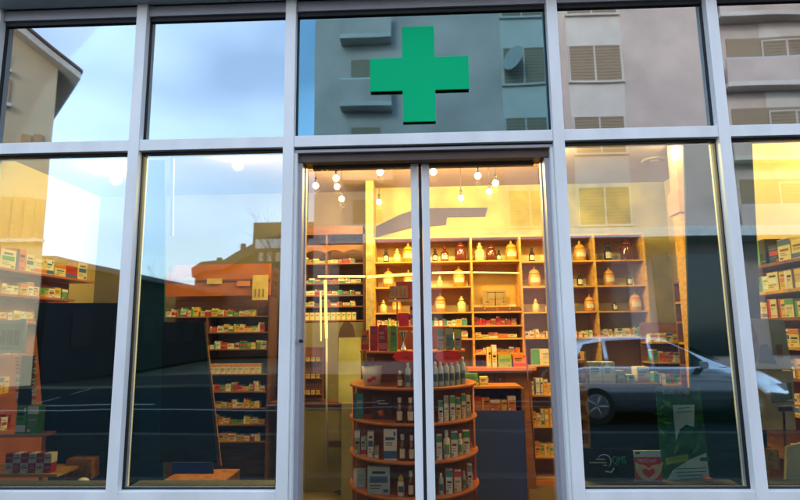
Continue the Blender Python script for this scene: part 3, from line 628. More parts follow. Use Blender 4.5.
fill_y('fourth left wall shelf',xf,1.15,1.6,LZ[3]-.0,(.08,.12),(.05,.09),['cream','pale blue','yellow'],1,seed=8)
fill_y('fifth left wall shelf',xf,1.15,1.6,LZ[4],(.10,.15),(.06,.09),['orange','yellow','crimson'],1,seed=9)
fill_y('lowest left wall shelf',xf,1.15,1.6,LZ[5],(.10,.15),(.06,.09),['crimson','white','green'],1,seed=10)
# picture, lipstick strip, green cartons, red-white packs
Ya=.72
pf=thing('framed_picture','grey framed picture of dark shapes at the left edge under the shelves','picture',(X(12,336,Ya),Ya,Z(12,353,Ya)))
quad(-14,25,320,353,Ya,.015,mat('pale_frame',(.5,.5,.47)),'frame',pf); quad(-10,22,324,350,Ya-.003,.0025,pm('grey'),'picture_sheet',pf)
for k in range(3): quad(0+k*7,5+k*7,330,345,Ya-.006,.0025,blk,'printed_shape',pf)
ls=thing('tester_strip','upright black tester rack with red and white tips on both sides','tester rack',(X(26,380,Ya),Ya,Z(26,405,Ya)))
quad(19.5,31.5,356,405,Ya,.02,dark,'rack_body',ls)
for k in range(13):
    v=357+k*3.6
    for (a,b) in ((15.5,19.2),(31.8,35.5)): quad(a,b,v,v+2.2,Ya+.004,.01,pm('red') if k<5 and a<20 else pm('white') if (k+int(a))%3 else pm('pink'),'tester',ls)
Yg=Ya
pst=bx('shelf_pedestal',X(-20,440,Yg),X(44,440,Yg),Yg-.01,Yg+.16,Z(20,434,Yg)-.02,Z(20,434,Yg)-.001,redw); pst['label']='reddish ledge carrying the green cartons in the leftmost pane'; pst['category']='ledge'
zz=Z(20,434,Yg)
carton(X(15,420,Yg),X(25,420,Yg),Yg+.01,Yg+.08,zz,Z(20,405.5,Yg),'green','white',0,'left of the two green cartons under the tester rack','green cartons under the tester rack')
carton(X(26,420,Yg),X(37,420,Yg),Yg+.01,Yg+.08,zz,Z(20,406,Yg),'green','white',2,'right of the two green cartons under the tester rack','green cartons under the tester rack')
bx('ledge_bracket',X(-15,440,Yg),X(-13,440,Yg),Yg,Yg+.02,0,zz-.021,redw,pst); bx('ledge_bracket',X(40,440,Yg),X(42,440,Yg),Yg+.02,Yg+.04,0,zz-.021,redw,pst)
Yl=.55
tb=thing('window_ledge_table','low wooden window table with checkered red and white packs','table',(X(20,475,Yl),Yl,0))
zt_=Z(20,473,Yl); bx('table_top',X(-60,475,Yl),X(60,475,Yl),Yl-.03,Yl+.25,zt_-.02,zt_,wood,tb)
for a in (-55,50): bx('leg',X(a,475,Yl),X(a,475,Yl)+.03,Yl+.1,Yl+.13,0,zt_-.021,woodd,tb)
for r_ in range(2):
    for k in range(6):
        u0=5+k*7.7; c='crimson' if (k+r_)%2 else 'white'
        zb=zt_+r_*.062
        carton(X(u0,465,Yl),X(u0+7.4,465,Yl),Yl,Yl+.06,zb,zb+.0615,c,'pink',3,f"{'small red' if c=='crimson' else 'small white'} pack, {ordn(k)} from left in {'upper' if r_ else 'lower'} row on window table",'checkered packs on the window table',cat='soap pack',name='soap_pack')
pw=panel('wood_block',[(67,459),(91,459),(91,479),(60,479)],.75,mos,'orange brown mosaic wood block at the foot of the black panel','wood block',.1)
sh=MB().ball((X(83,480,.4),.4,Z(83,483,.4)),.04,cap,.8).build('white_ornament'); sh['label']='small rounded white ornament on the sill beside the wood block'; sh['category']='ornament'
# inner sill boards
for a,b in ((-1.85,-.975),(-.91,-.033),(1.633,2.519),(2.584,3.47)): bx('inner_sill',a,b,.071,.20,ZS-.04,ZS-.004,mat('inner_sill_stone',(.09,.09,.075),.5,0,.1,6),fr)
bx('inner_sill',-2.79,-1.92,.071,.20,ZS-.04,ZS-.004,MATS['inner_sill_stone'],fr)
# ---------------------------------------------------------------- pane four details
colm=thing('wooden_column','slim orange wooden column with pale capital near the teal panel','column',(X(692,250,1.6),1.6,0))
uc=X(693,250,1.6); bx('shaft',uc-.075,uc+.06,1.6,1.75,0,2.55,wood,colm); bx('capital',uc-.10,uc+.08,1.57,1.78,2.551,2.75,mat('capital_rose',(.4,.22,.16),.7,0,.15,8),colm); bx('upper_shaft',uc-.075,uc+.06,1.6,1.75,2.751,ZC-.002,MATS['capital_rose'],colm)
bx('lower_trim',uc-.03,uc-.015,1.585,1.5995,0,2.55,woodb,colm)
# side goods behind pane four
sb=thing('side_goods_rack','low brown rack of yellow and cream goods against the right back wall','rack',(X(668,350,2.6),2.6,0))
xa_,xb_=X(651,350,2.45),X(694,350,2.45)
rz_=[Z(670,v,2.45) for v in (342,362,384)]
bx('rack_back',xa_,xb_,2.68,2.70,0,Z(670,322,2.45),woodb,sb)
for k,z in enumerate(rz_):
    bx('rack_shelf',xa_,xb_,2.43,2.679,z-.015,z,wood,sb)
    fill(f"{['upper','middle','lower'][k]} shelf of right side rack",xa_+.01,xb_-.01,2.45,z,(.06,.11),(.04,.08),['yellow','cream','orange','white','green'],seed=90+k)
bx('rack_base',xa_,xb_,2.43,2.679,0,rz_[2]-.016,woodb,sb)
# low black bench panel & white boxes
dk=thing('display_bench','black fronted window bench behind the fourth pane carrying pale cartons','bench',(X(622,430,.75),.75,0))
zb_=Z(620,384,.75); bx('bench_front',X(591,430,.75),X(660,430,.75),.75,.77,0,zb_-.021,dark,dk); bx('bench_top',X(585,384,.75),X(662,384,.75),.74,1.02,zb_-.02,zb_,woodd,dk)
bx('bench_back',X(591,430,.75),X(660,430,.75),.99,1.01,0,zb_-.021,dark,dk)
for i,(u0,u1,v,c,b,st) in enumerate(((589,602,362,'white','cream',0),(603,615,362,'white','cream',0),(617,625,371,'grey','white',3),(626,634,375,'pale blue','white',1),(637,649,367,'cream','orange',0))):
    carton(X(u0,370,.8),X(u1,370,.8),.8,.9,zb_,Z((u0+u1)/2,v,.8),c,b,st,f"{c} carton, {ordn(i)} from the left on the black window bench",'cartons on the black bench')
for i,(u0,u1,v) in enumerate(((570,575,345),)):
    pass
os_=thing('orange_step_rack','orange slatted rack with stepped shelves beside the right door jamb','rack',(X(582,420,.7),.7,0))
bx('rack_side',X(588,420,.8),X(590.3,420,.8),.8,.95,0,Z(580,352,.8),wood,os_); bx('rack_back',X(572,420,.8),X(588,420,.8),.93,.95,0,Z(580,345,.8),woodb,os_)
for k in range(8):
    z=Z(580,360+k*14,.8); bx('slat',X(566,420,.8),X(587.7,420,.8),.79,.929,z-.022,z,wood,os_)
# posters on the sill
def flat(name,label,pts,Y,m,cat='poster'):
    t=thing(name,label,cat,(W(*pts[-1],Y).x,Y,ZS-.004)); q=[(W(u,v,Y).x,W(u,v,Y).z) for u,v in pts]
    MB().prism(q,Y,Y+.006,m).build('sheet',t); return t
def sub(t,name,pts,Y,m): 
    q=[(W(u,v,Y).x,W(u,v,Y).z) for u,v in pts]; return MB().prism(q,Y-.0012,Y-.0002,m).build(name,t)
Yp=.16
t=flat('logo_card','black card with pale curved arrow and green letters on the sill',[(583,448.5),(634,448.5),(634,485.5),(586,485.5)],Yp+.02,dark,'card')
pal_=mat('pale_ink',(.6,.7,.7),.6); grn=mat('green_ink',(.01,.42,.14),.5)
def arcp(cu,cv,r,a0,a1,w,n=14):
    o=[];i_=[]
    for k in range(n+1):
        a=math.radians(a0+(a1-a0)*k/n); ww=w*(.35+.65*math.sin(math.pi*k/n)); o.append((cu+(r+ww/2)*math.cos(a),cv-(r+ww/2)*math.sin(a))); i_.append((cu+(r-ww/2)*math.cos(a),cv-(r-ww/2)*math.sin(a)))
    return o+i_[::-1]
sub(t,'logo_swirl',arcp(604,461.5,7,145,-50,1.2),Yp+.02,pal_); sub(t,'logo_arrow',[(606,470.6),(611,471.5),(613.5,467.5),(614.8,468.5),(611.5,473),(605,471.8)],Yp+.02,pal_)
for (a,b,v) in ((596,605,459.3),(589.5,606.5,462.6),(603.5,607,465.3)): sub(t,'printed_line',[(a,v-.4),(b,v-.4),(b,v+.4),(a,v+.4)],Yp+.02,pal_)
p=W(612.5,463.5,Yp+.017); lettering('QMS',.058,p.x,p.y,p.z,grn,t,wide=X(626,460,Yp)-X(612.5,460,Yp))
t=flat('heart_poster','small red poster of two hands forming a heart between white bands',[(633.5,450.5),(660.5,450.5),(663,488),(636.5,488)],Yp,mat('pale_mint_paper',(.65,.8,.78),.6))
sub(t,'red_field',[(634,457),(661,457),(662.6,480.5),(636,480.5)],Yp,mat('poster_crimson',(.75,.03,.06),.5))
skin=mat('hand_print',(.75,.6,.4),.6); Yq=Yp-.0012
hl=[(634.6,462),(639,464.3),(644.5,465),(648.7,468),(648.7,470.6),(646.3,468.6),(643.6,468.6),(642.1,470.8),(643.4,474),(648.7,478),(648.7,480.3),(643,479.5),(638.5,475.5),(636,470)]
sub(t,'left_hand',hl,Yq,skin); sub(t,'right_hand',[(2*648.8-u,v) for u,v in hl][::-1],Yq,skin)
sub(t,'corner_mark',[(635.5,452.3),(639.5,452.3),(639.5,454),(635.5,454)],Yp,blk)
p=W(638,462.2,Yp-.0022); lettering('HerzCheck',.03,p.x,p.y,p.z,mat('mint_ink',(.6,.7,.66)),t,wide=X(656.5,460,Yp)-X(638,460,Yp))
def leafm():
    return mat('leafy_print',(.006,.05,.025),.35,0,.3,16,0,col2=(.015,.22,.06),detail=3)
t=flat('green_poster','tall dark green leafy poster with white tube and yellow sticker',[(656,388),(700,388),(711,484),(663,486)],Yp+.05,leafm())
sub(t,'white_corner',[(664,484.5),(673,470),(690,459.5),(706,453),(710,480.5)],Yp+.05,mat('pale_teal_print',(.5,.7,.7),.5))
sub(t,'tube_print',[(672.5,405),(694.5,404.5),(694,427),(686,424.5),(680,429),(676,441)],Yp+.05,mat('pale_teal_print',(.5,.7,.7)))
sub(t,'sticker',[(665.5,458),(688,454),(688.5,460.5),(666,465)],Yp+.0485,mat('yellow_sticker',(.30,.36,.02),.5))
sub(t,'sticker_text',[(668,460),(686,456.6),(686,457.8),(668,461.4)],Yp+.047,grn)
sub(t,'teal_tab',[(700,457.5),(709,457),(709.5,461),(700,461)],Yp+.0485,mat('teal_ink',(.01,.16,.14),.5))
for (a,b,v) in ((676,706,468.5),(676,706,472),(678,703,475.5),(680,704,479),(678,690,408),(676,692,412)): sub(t,'printed_line',[(a,v),(b,v-1),(b,v-.3),(a,v+.7)],Yp+.0485,mat('teal_ink',(.01,.16,.14)))
p=W(662.5,394,Yp+.047); lettering('Be healthier your weight',.03,p.x,p.y,p.z,pal_,t,wide=X(690,393,Yp)-X(662.5,393,Yp))
r2_=random.Random(4)
for k in range(26):
    u=r2_.uniform(660,700); v=r2_.uniform(398,452); a=r2_.uniform(0,3.1); l_=r2_.uniform(3,7)
    du,dv=l_*math.cos(a),l_*math.sin(a)
    sub(t,'leaf_print',[(u-du,v-dv),(u-dv*.3,v+du*.3),(u+du,v+dv),(u+dv*.3,v-du*.3)],Yp+.0499-.00002*k,mat('leaf_light',(.02,.26,.06),.5) if k%3 else mat('leaf_bright',(.10,.40,.05),.5)) if not (670<u<697 and 402<v<444) else None
rc=carton(X(704,487,Yp),X(711,487,Yp),Yp-.03,Yp+.02,ZS-.004,ZS+.018,'orange','red',0,'small orange red pack lying on the sill below the green poster','packs on sill')
# ---------------------------------------------------------------- pane five: right wall unit
xg=3.22
ru=thing('right_wall_shelving','brown shelf unit along the right wall behind the fifth pane','shelving',(xg+.15,.9,0))
def zr(u,v):
    d=VF+VR*((u-400)/F)+VU*((250-v)/F); t_=(xg-CX)/d.x; return (CAM+d*t_).z
RZ=[zr(745,v) for v in (268,294,319,345,372,403,443)]
bx('back_panel',xg+.285,xg+.30,.22,2.2,0,RZ[0]-.021,woodb,ru); bx('end_panel',xg,xg+.284,2.2,2.22,0,RZ[0]-.021,woodb,ru)
for k,z in enumerate(RZ):
    bx('shelf',xg,xg+.284,.22,2.199,z-.02,z,wood if k%2 else woodb,ru)
    hs=(.11,.19) if k==0 else (.10,.13)
    fill_y(f"{ordn(k)} shelf of right wall unit",xg,.25,1.15 if k<3 else .8,z,hs,(.06,.15) if k<2 else (.05,.1),[['cream','green','white','black'],['cream','yellow','white'],['yellow','cream'],['yellow','cream','orange'],['yellow','green','white'],['orange','cream'],['cream','orange','yellow']][k],-1,seed=110+k,dep=.12)
Yv=.30
ap=thing('beauty_poster','beige poster with dark tapered shape hanging behind the fifth pane','poster',(X(766,400,Yv),Yv,Z(766,400,Yv)))
def spoly(t,n,pts,Y,m,d=.004):
    q=[(W(u,v,Y).x,W(u,v,Y).z) for u,v in pts]; return MB().prism(q,Y,Y+d,m).build(n,t)
spoly(ap,'sheet',[(744,318),(784,320),(792,370),(756,369)],Yv,mat('poster_khaki',(.55,.45,.24),.5,0,.2,6))
spoly(ap,'face_print',[(745,320),(752,324),(757,335),(759,350),(757,362),(752,364)],Yv-.003,mat('dark_rose_print',(.3,.07,.05),.5,0,.3,20),.002)
spoly(ap,'dark_shape',[(760,345),(767,344),(777,364),(759,363)],Yv-.003,blk,.002)
spoly(ap,'orange_shape',[(776,345),(782,344),(783,358),(778,358)],Yv-.003,mat('orange_print',(.5,.13,.02)),.002)
spoly(ap,'lower_sheet',[(756,370),(793,371),(796,430),(758,430)],Yv+.01,mat('poster_sand',(.7,.48,.24),.5,0,.3,9))
spoly(ap,'collage_print',[(770,384),(791,383),(793,402),(772,403)],Yv+.006,mat('collage',(.35,.22,.08),.5,0,.3,40,0,col2=(.1,.2,.1)),.002)
spoly(ap,'brown_label',[(778,405.5),(792,406),(793,411),(779,411)],Yv+.003,woodd,.002)
spoly(ap,'hanger',[(783,411.5),(785,411.5),(787,460),(785,460)],Yv+.005,woodd,.004)
wb=panel('leaning_sign',[(787,447),(812,440),(812,488),(786,482)],.22,mat('cream_sign',(.8,.68,.45),.6),'cream board leaning at the right edge of the fifth pane','board')
o=bx('window_shelf',X(748,404,.35),X(815,404,.35),.35,.5,Z(760,405,.35)-.01,Z(760,405,.35),wood); o['label']='thin orange shelf crossing behind the beauty poster'; o['category']='shelf'
o=MB().box(X(763,455,.28),X(779,455,.28),.28,.42,Z(770,469,.28),Z(770,450,.28),mat('wire_basket_yellow',(.42,.25,.06),.5,0,.4,40)).build('yellow_basket'); o['label']='yellow mesh basket low in the fifth pane'; o['category']='basket'
o2=bx('basket_stand',X(764,480,.3),X(770,480,.3),.3,.4,0,Z(770,469.5,.28),wood); o2['label']='orange post carrying the yellow mesh basket'; o2['category']='stand'
# ---------------------------------------------------------------- lamps
warm=(1,.72,.25)
bulbM=emat('warm_bulb',(1,.66,.28),7)
bulbs=[(315.7,185.6,1.9),(336,178,1.5),(337,186.5,2.1),(341.6,198.8,2.3),(380,172,1.3),(379,202,2.3),(433.4,171.7,1.3),(461,197.8,2.1),(477.8,175.7,1.5),(489.3,191.6,2.0),(495.5,183,1.7)]
def light(name,loc,e,r,parent,col=warm):
    ld=bpy.data.lights.new(name,'POINT'); ld.energy=e; ld.shadow_soft_size=r; ld.color=col; lo=bpy.data.objects.new(name,ld); COL.objects.link(lo); lo.location=loc
    if parent: lo.parent=parent; lo.matrix_parent_inverse=Matrix.Translation(-parent.location)
    return lo
names=['leftmost small','upper left','middle left','lower left','high left of centre gap','low left of centre gap','high right of centre gap','low right','upper right','lower cluster','rightmost']
for (u,v,Y),nm in zip(bulbs,names):
    c=W(u,v,Y); t=thing('pendant_bulb',f"glowing round pendant bulb on thin cord, {nm} one above the doors",'lamp',c,'pendant bulbs under the shop ceiling')
    MB().ball(c,.029,bulbM).build('bulb',t); MB().tube(c+Vector((0,0,.030)),c+Vector((0,0,.08)),.012,.012,blk).build('socket',t); MB().tube(c+Vector((0,0,.0805)),(c.x,c.y,ZC-.001),.003,.003,blk,6).build('cord',t)
    light('bulb_light',c+Vector((0,0,-.06)),7,.03,t)
tr=MB().tube((X(309,160,1.3),1.3,ZC-.03),(X(420,160,1.3),1.3,ZC-.03),.012,.012,blk).tube((X(430,160,1.6),1.6,ZC-.03),(X(505,160,1.6),1.6,ZC-.03),.012,.012,blk).build('ceiling_track'); tr['label']='black ceiling track bars that carry the pendant bulbs'; tr['category']='lamp track'
def downlight(loc,e,label,r=.06,col=warm,es=10):
    t=thing('ceiling_spot',label,'lamp',loc,'recessed ceiling spots')
    MB().lathe([(r+.015,0),(r+.015,-.006),(r,-.008)],loc[0],loc[1],loc[2],alug,18).build('ring',t); MB().lathe([(r,-.009),(r*.6,-.012)],loc[0],loc[1],loc[2],bulbM,18).build('lens',t)
    light('spot_light',(loc[0],loc[1],loc[2]-.12),e,.05,t,col)
downlight((X(237,167,1.7),1.7,ZC),15,'bright recessed ceiling spot above the second pane')
downlight((-2.35,.9,ZC),18,'recessed ceiling spot over the left wall shelves near the window')
downlight((-2.3,2.1,ZC),14,'recessed ceiling spot over the left wall shelves near the back')
downlight((X(645,147,1.2),1.2,ZC),1.5,'recessed ceiling spot above the fourth pane')
downlight((3.3,.55,ZC),36,'recessed ceiling spot over the right wall shelves near the window')
downlight((3.05,1.6,ZC),16,'recessed ceiling spot over the right wall shelves near the back')
downlight((.9,1.7,ZC),50,'recessed ceiling spot before the jars, left of the niche')
downlight((1.9,1.7,ZC),38,'recessed ceiling spot before the jars, right of the niche')
# ---------------------------------------------------------------- across the street (seen mirrored in the glass)
ap_=thing('apartment_building','grey plastered apartment block with brown shuttered windows across the street','building',(5,-20,0))
apl=mat('apartment_plaster',(.47,.375,.35),.85,0,.16,.6,.1,detail=8); apw=mat('apartment_pale_panel',(.52,.47,.44),.85,0,.08,1.5); shut=mat('brown_shutter',(.25,.18,.12),.7,0,.15,3,0,.5,(1,1,20))
def M(u,v,Y): p=W(u,v,Y); return p
YA=17.6; XA=M(314,135,YA).x
bx('wall',XA,26,-YA-11,-YA,0,17.5,apl,ap_); bx('roof',XA-.4,26.4,-YA-11.4,-YA+.5,17.5,17.9,mat('roof_grey',(.15,.15,.15)),ap_)
wcols=[(M(503,60,YA).x,M(545,60,YA).x),(M(568,60,YA).x,M(620,60,YA).x)]
for (a,b) in wcols+[(14.5,16.4),(19,20.9)]:
    bx('pale_strip',a-.05,b+.05,-YA-.0,-YA+.03,5.4,17.4,apw,ap_)
    for k in range(4):
        z1=15.77-2.92*k; w=bx('window',a,b,-YA+.0305,-YA+.06,z1-1.55,z1,shut,ap_)
        m=MB(); dk_=mat('shutter_gap',(.07,.055,.04),.8)
        for j in range(11): m.box(a+.06,b-.06,-YA+.0602,-YA+.063,z1-.13-j*.132,z1-.115-j*.132,dk_)
        m.build('shutter_slats',w)
        m=MB()
        for (p_,q_,c_,d_) in ((a,a+.05,z1-1.55,z1),(b-.05,b,z1-1.55,z1),((a+b)/2-.03,(a+b)/2+.03,z1-1.55,z1),(a+.051,(a+b)/2-.031,z1-.05,z1),((a+b)/2+.031,b-.051,z1-.05,z1)): m.box(p_,q_,-YA+.0635,-YA+.085,c_,d_,apw)
        m.build('window_frame',w)
        bx('sill',a-.05,b+.05,-YA+.031,-YA+.14,z1-1.62,z1-1.5505,apw,w)
def balcony(x0,x1,z):
    b=bx('balcony',x0,x1,-YA+.001,-YA+.6,z-.18,z,apw,ap_); bx('parapet',x0,x1,-YA+.52,-YA+.6,z+.001,z+.95,apl,b); bx('rail',x0,x1,-YA+.53,-YA+.58,z+.96,z+1.02,alug,b)
    bx('balcony_door',x0+.4,x1-.5,-YA+.001,-YA+.04,z+.01,z+2.1,shut,ap_)
for k in range(4): balcony(M(342,60,YA).x,M(392,60,YA).x,13.4-2.92*k); balcony(M(717,60,YA).x,M(830,60,YA).x,13.8-2.92*k)
aw=bx('awning',XA+.5,25,-YA+.001,-YA+1.4,4.75,5.1,mat('pale_awning',(.62,.64,.66),.6),ap_)
for i in range(7): bx('shop_window',XA+1+i*4,XA+4+i*4,-YA+.001,-YA+.05,.5,4.3,mat('dark_shop_glass',(.02,.025,.03),.08),ap_)
sd=thing('satellite_dish','pale satellite dish beside a shuttered window of the apartment block','satellite dish',(wcols[0][0]+.4,-YA+.3,12))
m=MB().lathe([(.02,0),(.3,.04),(.48,.14),(.5,.16)],0,0,0,mat('dish_grey',(.33,.33,.32),.7),20)
sd.location=(wcols[0][0]+.45,-YA+.5,M(510,66,YA).z); m.bm.transform(Matrix.Translation(sd.location)@Matrix.Rotation(.9,4,'Z')@Matrix.Rotation(math.radians(-80),4,'X')); m.build('dish',sd)
MB().tube(sd.location,sd.location+Vector((.1,-.55,-.15)),.03,.03,alug).build('dish_arm',sd)
# gable house
hs_=thing('gable_house','tall cream gabled house with deep white eaves across the street','house',(-16,-15,0))
hc=mat('cream_render',(.62,.50,.33),.85,0,.08,1,.1); YH=14
C0=M(57,88,YH); C0=Vector((C0.x,-YH,C0.z)); RH=math.radians(-44)
wdir=Vector((-math.cos(RH),-math.sin(RH),0)); wn=Vector((math.sin(RH),-math.cos(RH),0)); VC=Vector((CAM.x,CAM.y,CAM.z))
def HW(u,v):
    "where the mirrored ray of a pixel meets the gable wall: (distance left of corner, height)"
    d=VF+VR*((u-400)/F)+VU*((250-v)/F); p0=W(u,v,0); d=Vector((d.x,-d.y,d.z))
    t=(C0-p0).dot(wn)/d.dot(wn); q=p0+d*t; return (q-C0).dot(wdir),q.z
hs_.location=(C0.x,-YH,0)
e1=HW(80,79); e2=HW(15,27); s_=(e2[1]-e1[1])/(e2[0]-e1[0]); ez=e1[1]-s_*e1[0]; wd=9.0; cx0=C0.x
pk=(cx0-wd/2, ez+wd/2*s_); s=s_
MB().prism([(cx0-wd,0),(cx0,0),(cx0,ez),pk,(cx0-wd,ez)],-YH-5,-YH,hc).build('wall',hs_)
ov=-e1[0]*.9; th=.22; ez-=.3
pk=(pk[0],pk[1]-.3)
roof=[(cx0+ov,ez-ov*s),(pk[0],pk[1]),(cx0-wd-ov,ez-ov*s),(cx0-wd-ov,ez-ov*s+th),(pk[0],pk[1]+th+.06),(cx0+ov,ez-ov*s+th)]
MB().prism([(p[0],p[1]+.01) for p in roof],-YH-5.2,-YH+.5,mat('white_soffit',(.6,.57,.52),.8)).build('roof',hs_)
MB().prism([(roof[2][0]-.05,roof[3][1]+.02),(pk[0],roof[4][1]+.02),(cx0+ov+.05,roof[5][1]+.02),(cx0+ov+.05,roof[5][1]+.12),(pk[0],roof[4][1]+.13),(roof[2][0]-.05,roof[3][1]+.12)],-YH-5.3,-YH+.55,mat('brown_tiles',(.12,.07,.05),.8,0,.3,6)).build('roof_tiles',hs_)
for (u0,u1,v0,v1) in ((20,29,133,146),(33,42,133,146),(-6,7,50,70),(-6,7,76,104),(1,6,196,240),(13,18,196,240),(25,30,197,240),(37,42,199,240)):
    a=HW(u0,v0); b=HW(u1,v1); xa_,xb_=cx0-a[0],cx0-b[0]; w=bx('window',xa_,xb_,-YH+.001,-YH+.05,b[1],a[1],mat('orange_blind',(.5,.30,.14),.6,0,.2,3,0,.5,(1,1,14)),hs_); bx('sill',xa_-.08,xb_+.08,-YH+.001,-YH+.16,b[1]-.1,b[1]-.001,cap,w)
hs_.rotation_euler=(0,0,RH)
# long low dark grey building running away
pA=M(54,257,14.6); YBB=14.6
while M(205,289,YBB).z<pA.z and YBB<60: YBB+=.2
pB=M(205,289,YBB); print('low building',pA,pB)
dv=Vector((pB.x-pA.x,-(YBB-14.6),0)).normalized(); nv=Vector((dv.y,-dv.x,0)); 
if nv.x>0: nv=-nv
lb=thing('low_building','long low grey building running away beside the gabled house','building',(pA.x,-14.6,0))
A=Vector((pA.x,-14.6,0))-dv*.2; B=Vector((pB.x,-YBB,0))+dv*3
def footprint(A,B,n,w,z0,z1,m,name,par): MB().prism([(A.x,A.y),(B.x,B.y),((B+n*w).x,(B+n*w).y),((A+n*w).x,(A+n*w).y)],z0,z1,m,'z').build(name,par)
footprint(A,B,nv,5,0,pA.z-.2,mat('dark_grey_render',(.035,.045,.05),.9,0,.08,1,0,0),'wall',lb); footprint(A-nv*.25,B-nv*.25,nv,5.5,pA.z-.195,pA.z,mat('grey_blue_roof',(.13,.15,.17)),'roof',lb)
for k in range(5):
    P=A+dv*(1.5+k*2.6)-nv*.0; footprint(P-nv*.03,P+dv*1.2-nv*.03,nv,.029,1.1,2.4,mat('dark_pane',(.03,.04,.05)),'window',lb)
# dark house silhouette with rooftop box
dh=thing('dark_roof_house','dark house with long sloping roof, dormer and rooftop box in the distance','house',(-8,-32,0))
YD=32
def mp(u,v): p=M(u,v,YD); return (p.x,p.z)
blr=mat('black_tiles',(.016,.018,.02),.8,0,.2,2); dkw=mat('dark_brown_brick',(.07,.055,.045),.85,0,.2,2)
pt=[mp(196,271),mp(206,264.5),mp(229,263),mp(240,256),mp(262,245),mp(420,243)]
MB().prism([(pt[0][0],0)]+pt+[(pt[-1][0],0)],-YD-9,-YD,dkw).build('wall',dh)
MB().prism([(p[0],p[1]-.5) for p in pt][::-1]+[(p[0]-.1,p[1]+.15) for p in pt],-YD+.001,-YD+.5,blr).build('roof_edge',dh)
a=mp(257,240); b=mp(420,221); bx('rooftop_box',a[0],b[0],-YD-6,-YD+.8,a[1]-.9,b[1],blr,dh); bx('pale_band',a[0]+.2,b[0],-YD+.81,-YD+.85,a[1]-.75,a[1]-.1,mat('pale_band',(.35,.4,.44)),dh)
for u in (262,270,278): 
    a=mp(u,254); b=mp(u+4,263); bx('window',a[0],b[0],-YD+.55,-YD+.6,b[1],a[1],mat('pale_grey_pane',(.2,.22,.22),.3),dh)  # window panes in a plain pale grey
for u,v0,v1 in ((242,243,254),(218,257,264)):
    a=mp(u,v0); b=mp(u,v1); bx('chimney',a[0]-.12,a[0]+.12,-YD-.6,-YD-.2,b[1]-.3,a[1],blr,dh)
# bare trees
bark=mat('bark',(.06,.05,.045),.9,0,.3,10)
def baretree(x,y,h,seed,label,spread=.45):
    r=random.Random(seed); t=thing('bare_tree',label,'tree',(x,y,0),'bare trees across the street'); tr=MB(); cr=MB()
    def br(p,d,l,rad,n,mb):
        q=p+d*l; mb.tube(p,q,rad,rad*.65,bark,5)
        if n==0: return
        for _ in range(3 if n>1 else 3):
            nd=(d+Vector((r.uniform(-1,1),r.uniform(-1,1),r.uniform(-.3,.8)))*spread*1.6).normalized(); br(q,nd,l*r.uniform(.6,.85),rad*.5,n-1,cr)
    br(Vector((x,y,0)),Vector((0,0,1)),h*.3,h*.011,5,tr); tr.build('trunk',t); cr.build('crown',t)
baretree(M(289,200,24).x,-24,8.4,3,'tall bare tree beside the dark house rooftop box')
baretree(M(160,275,30).x,-30,5.6,5,'small bare tree behind the low grey building, right one')
baretree(M(143,275,31).x,-31,5.6,8,'small bare tree behind the low grey building, left one')
# hedge / backdrop wood far away
r=random.Random(12); hb=MB(); fol=mat('far_foliage',(.035,.045,.03),.9,0,.4,2)
for i in range(90):
    hb.ball((r.uniform(-90,60),r.uniform(-75,-60),r.uniform(.5,2.6)),r.uniform(1.5,3),fol,r.uniform(.7,1.1),7)
o=hb.build('far_trees'); o['kind']='stuff'; o['label']='dark band of far trees behind the houses'; o['category']='trees'
# ---------------------------------------------------------------- silver car
cr=thing('parked_car','silver hatchback parked at the kerb opposite the pharmacy','car',(5.1,-7.45,-.06))
paintc=mat('silver_paint',(.66,.72,.78),.14,.9,.03,3); cgl=mat('car_glass',(.015,.02,.025),.06,0,.1,3,spec=.8); rub=mat('tyre_rubber',(.02,.02,.02),.8); rim=mat('wheel_alloy',(.4,.4,.42),.3,.8)
CL=4.1; xb0=3.05
st=[(0,.45,.62,.60,.70),(.12,.30,.95,.74,.80),(.6,.22,1.0,.80,.84),(1.2,.20,.99,.82,.86),(2.0,.20,.97,.83,.86),(2.7,.20,.96,.83,.86),(3.1,.22,.93,.82,.86),(3.6,.24,.84,.78,.84),(3.95,.30,.70,.68,.78),(4.1,.40,.58,.55,.66)]
def carbody():
    m=MB(); i=m.mi(paintc); rings=[]
    for (x,zb,zt,wt,wb) in st:
        pts=[(-wb*.94,zb),(-wb,zb+.12),(-wb*1.0,(zb+zt)/2),(-wt,zt-.05),(-wt*.9,zt),(0,zt+.03),(wt*.9,zt),(wt,zt-.05),(wb,(zb+zt)/2),(wb,zb+.12),(wb*.94,zb)]
        rings.append([m.bm.verts.new((xb0+x,-7.45+y,z-.06)) for y,z in pts])
    for a,b in zip(rings,rings[1:]):
        for k in range(11): f=m.bm.faces.new((a[k],a[(k+1)%11],b[(k+1)%11],b[k])); f.material_index=i; f.smooth=True
    m.bm.faces.new(rings[0]).material_index=i; m.bm.faces.new(rings[-1][::-1]).material_index=i
    return m
carbody().build('body',cr)
gh=[(.10,.98,.70,.05),(.42,1.36,.56,0),(.95,1.47,.55,0),(1.6,1.48,.55,0),(2.1,1.42,.56,0),(2.55,1.22,.62,0),(3.0,.97,.72,.02)]
m=MB(); i=m.mi(paintc); rings=[]
for (x,zt,wt,_) in gh:
    pts=[(-.78,.93),(-wt-.02,zt-.06 if zt>1 else .95),(-wt*.8,zt),(0,zt+.02),(wt*.8,zt),(wt+.02,zt-.06 if zt>1 else .95),(.78,.93)]
    rings.append([m.bm.verts.new((xb0+x,-7.45+y,z-.06)) for y,z in pts])
for a,b in zip(rings,rings[1:]):
    for k in range(6): f=m.bm.faces.new((a[k],a[k+1],b[k+1],b[k])); f.material_index=i; f.smooth=True
m.bm.faces.new(rings[0]).material_index=i; m.bm.faces.new(rings[-1][::-1]).material_index=i
m.build('roof',cr)
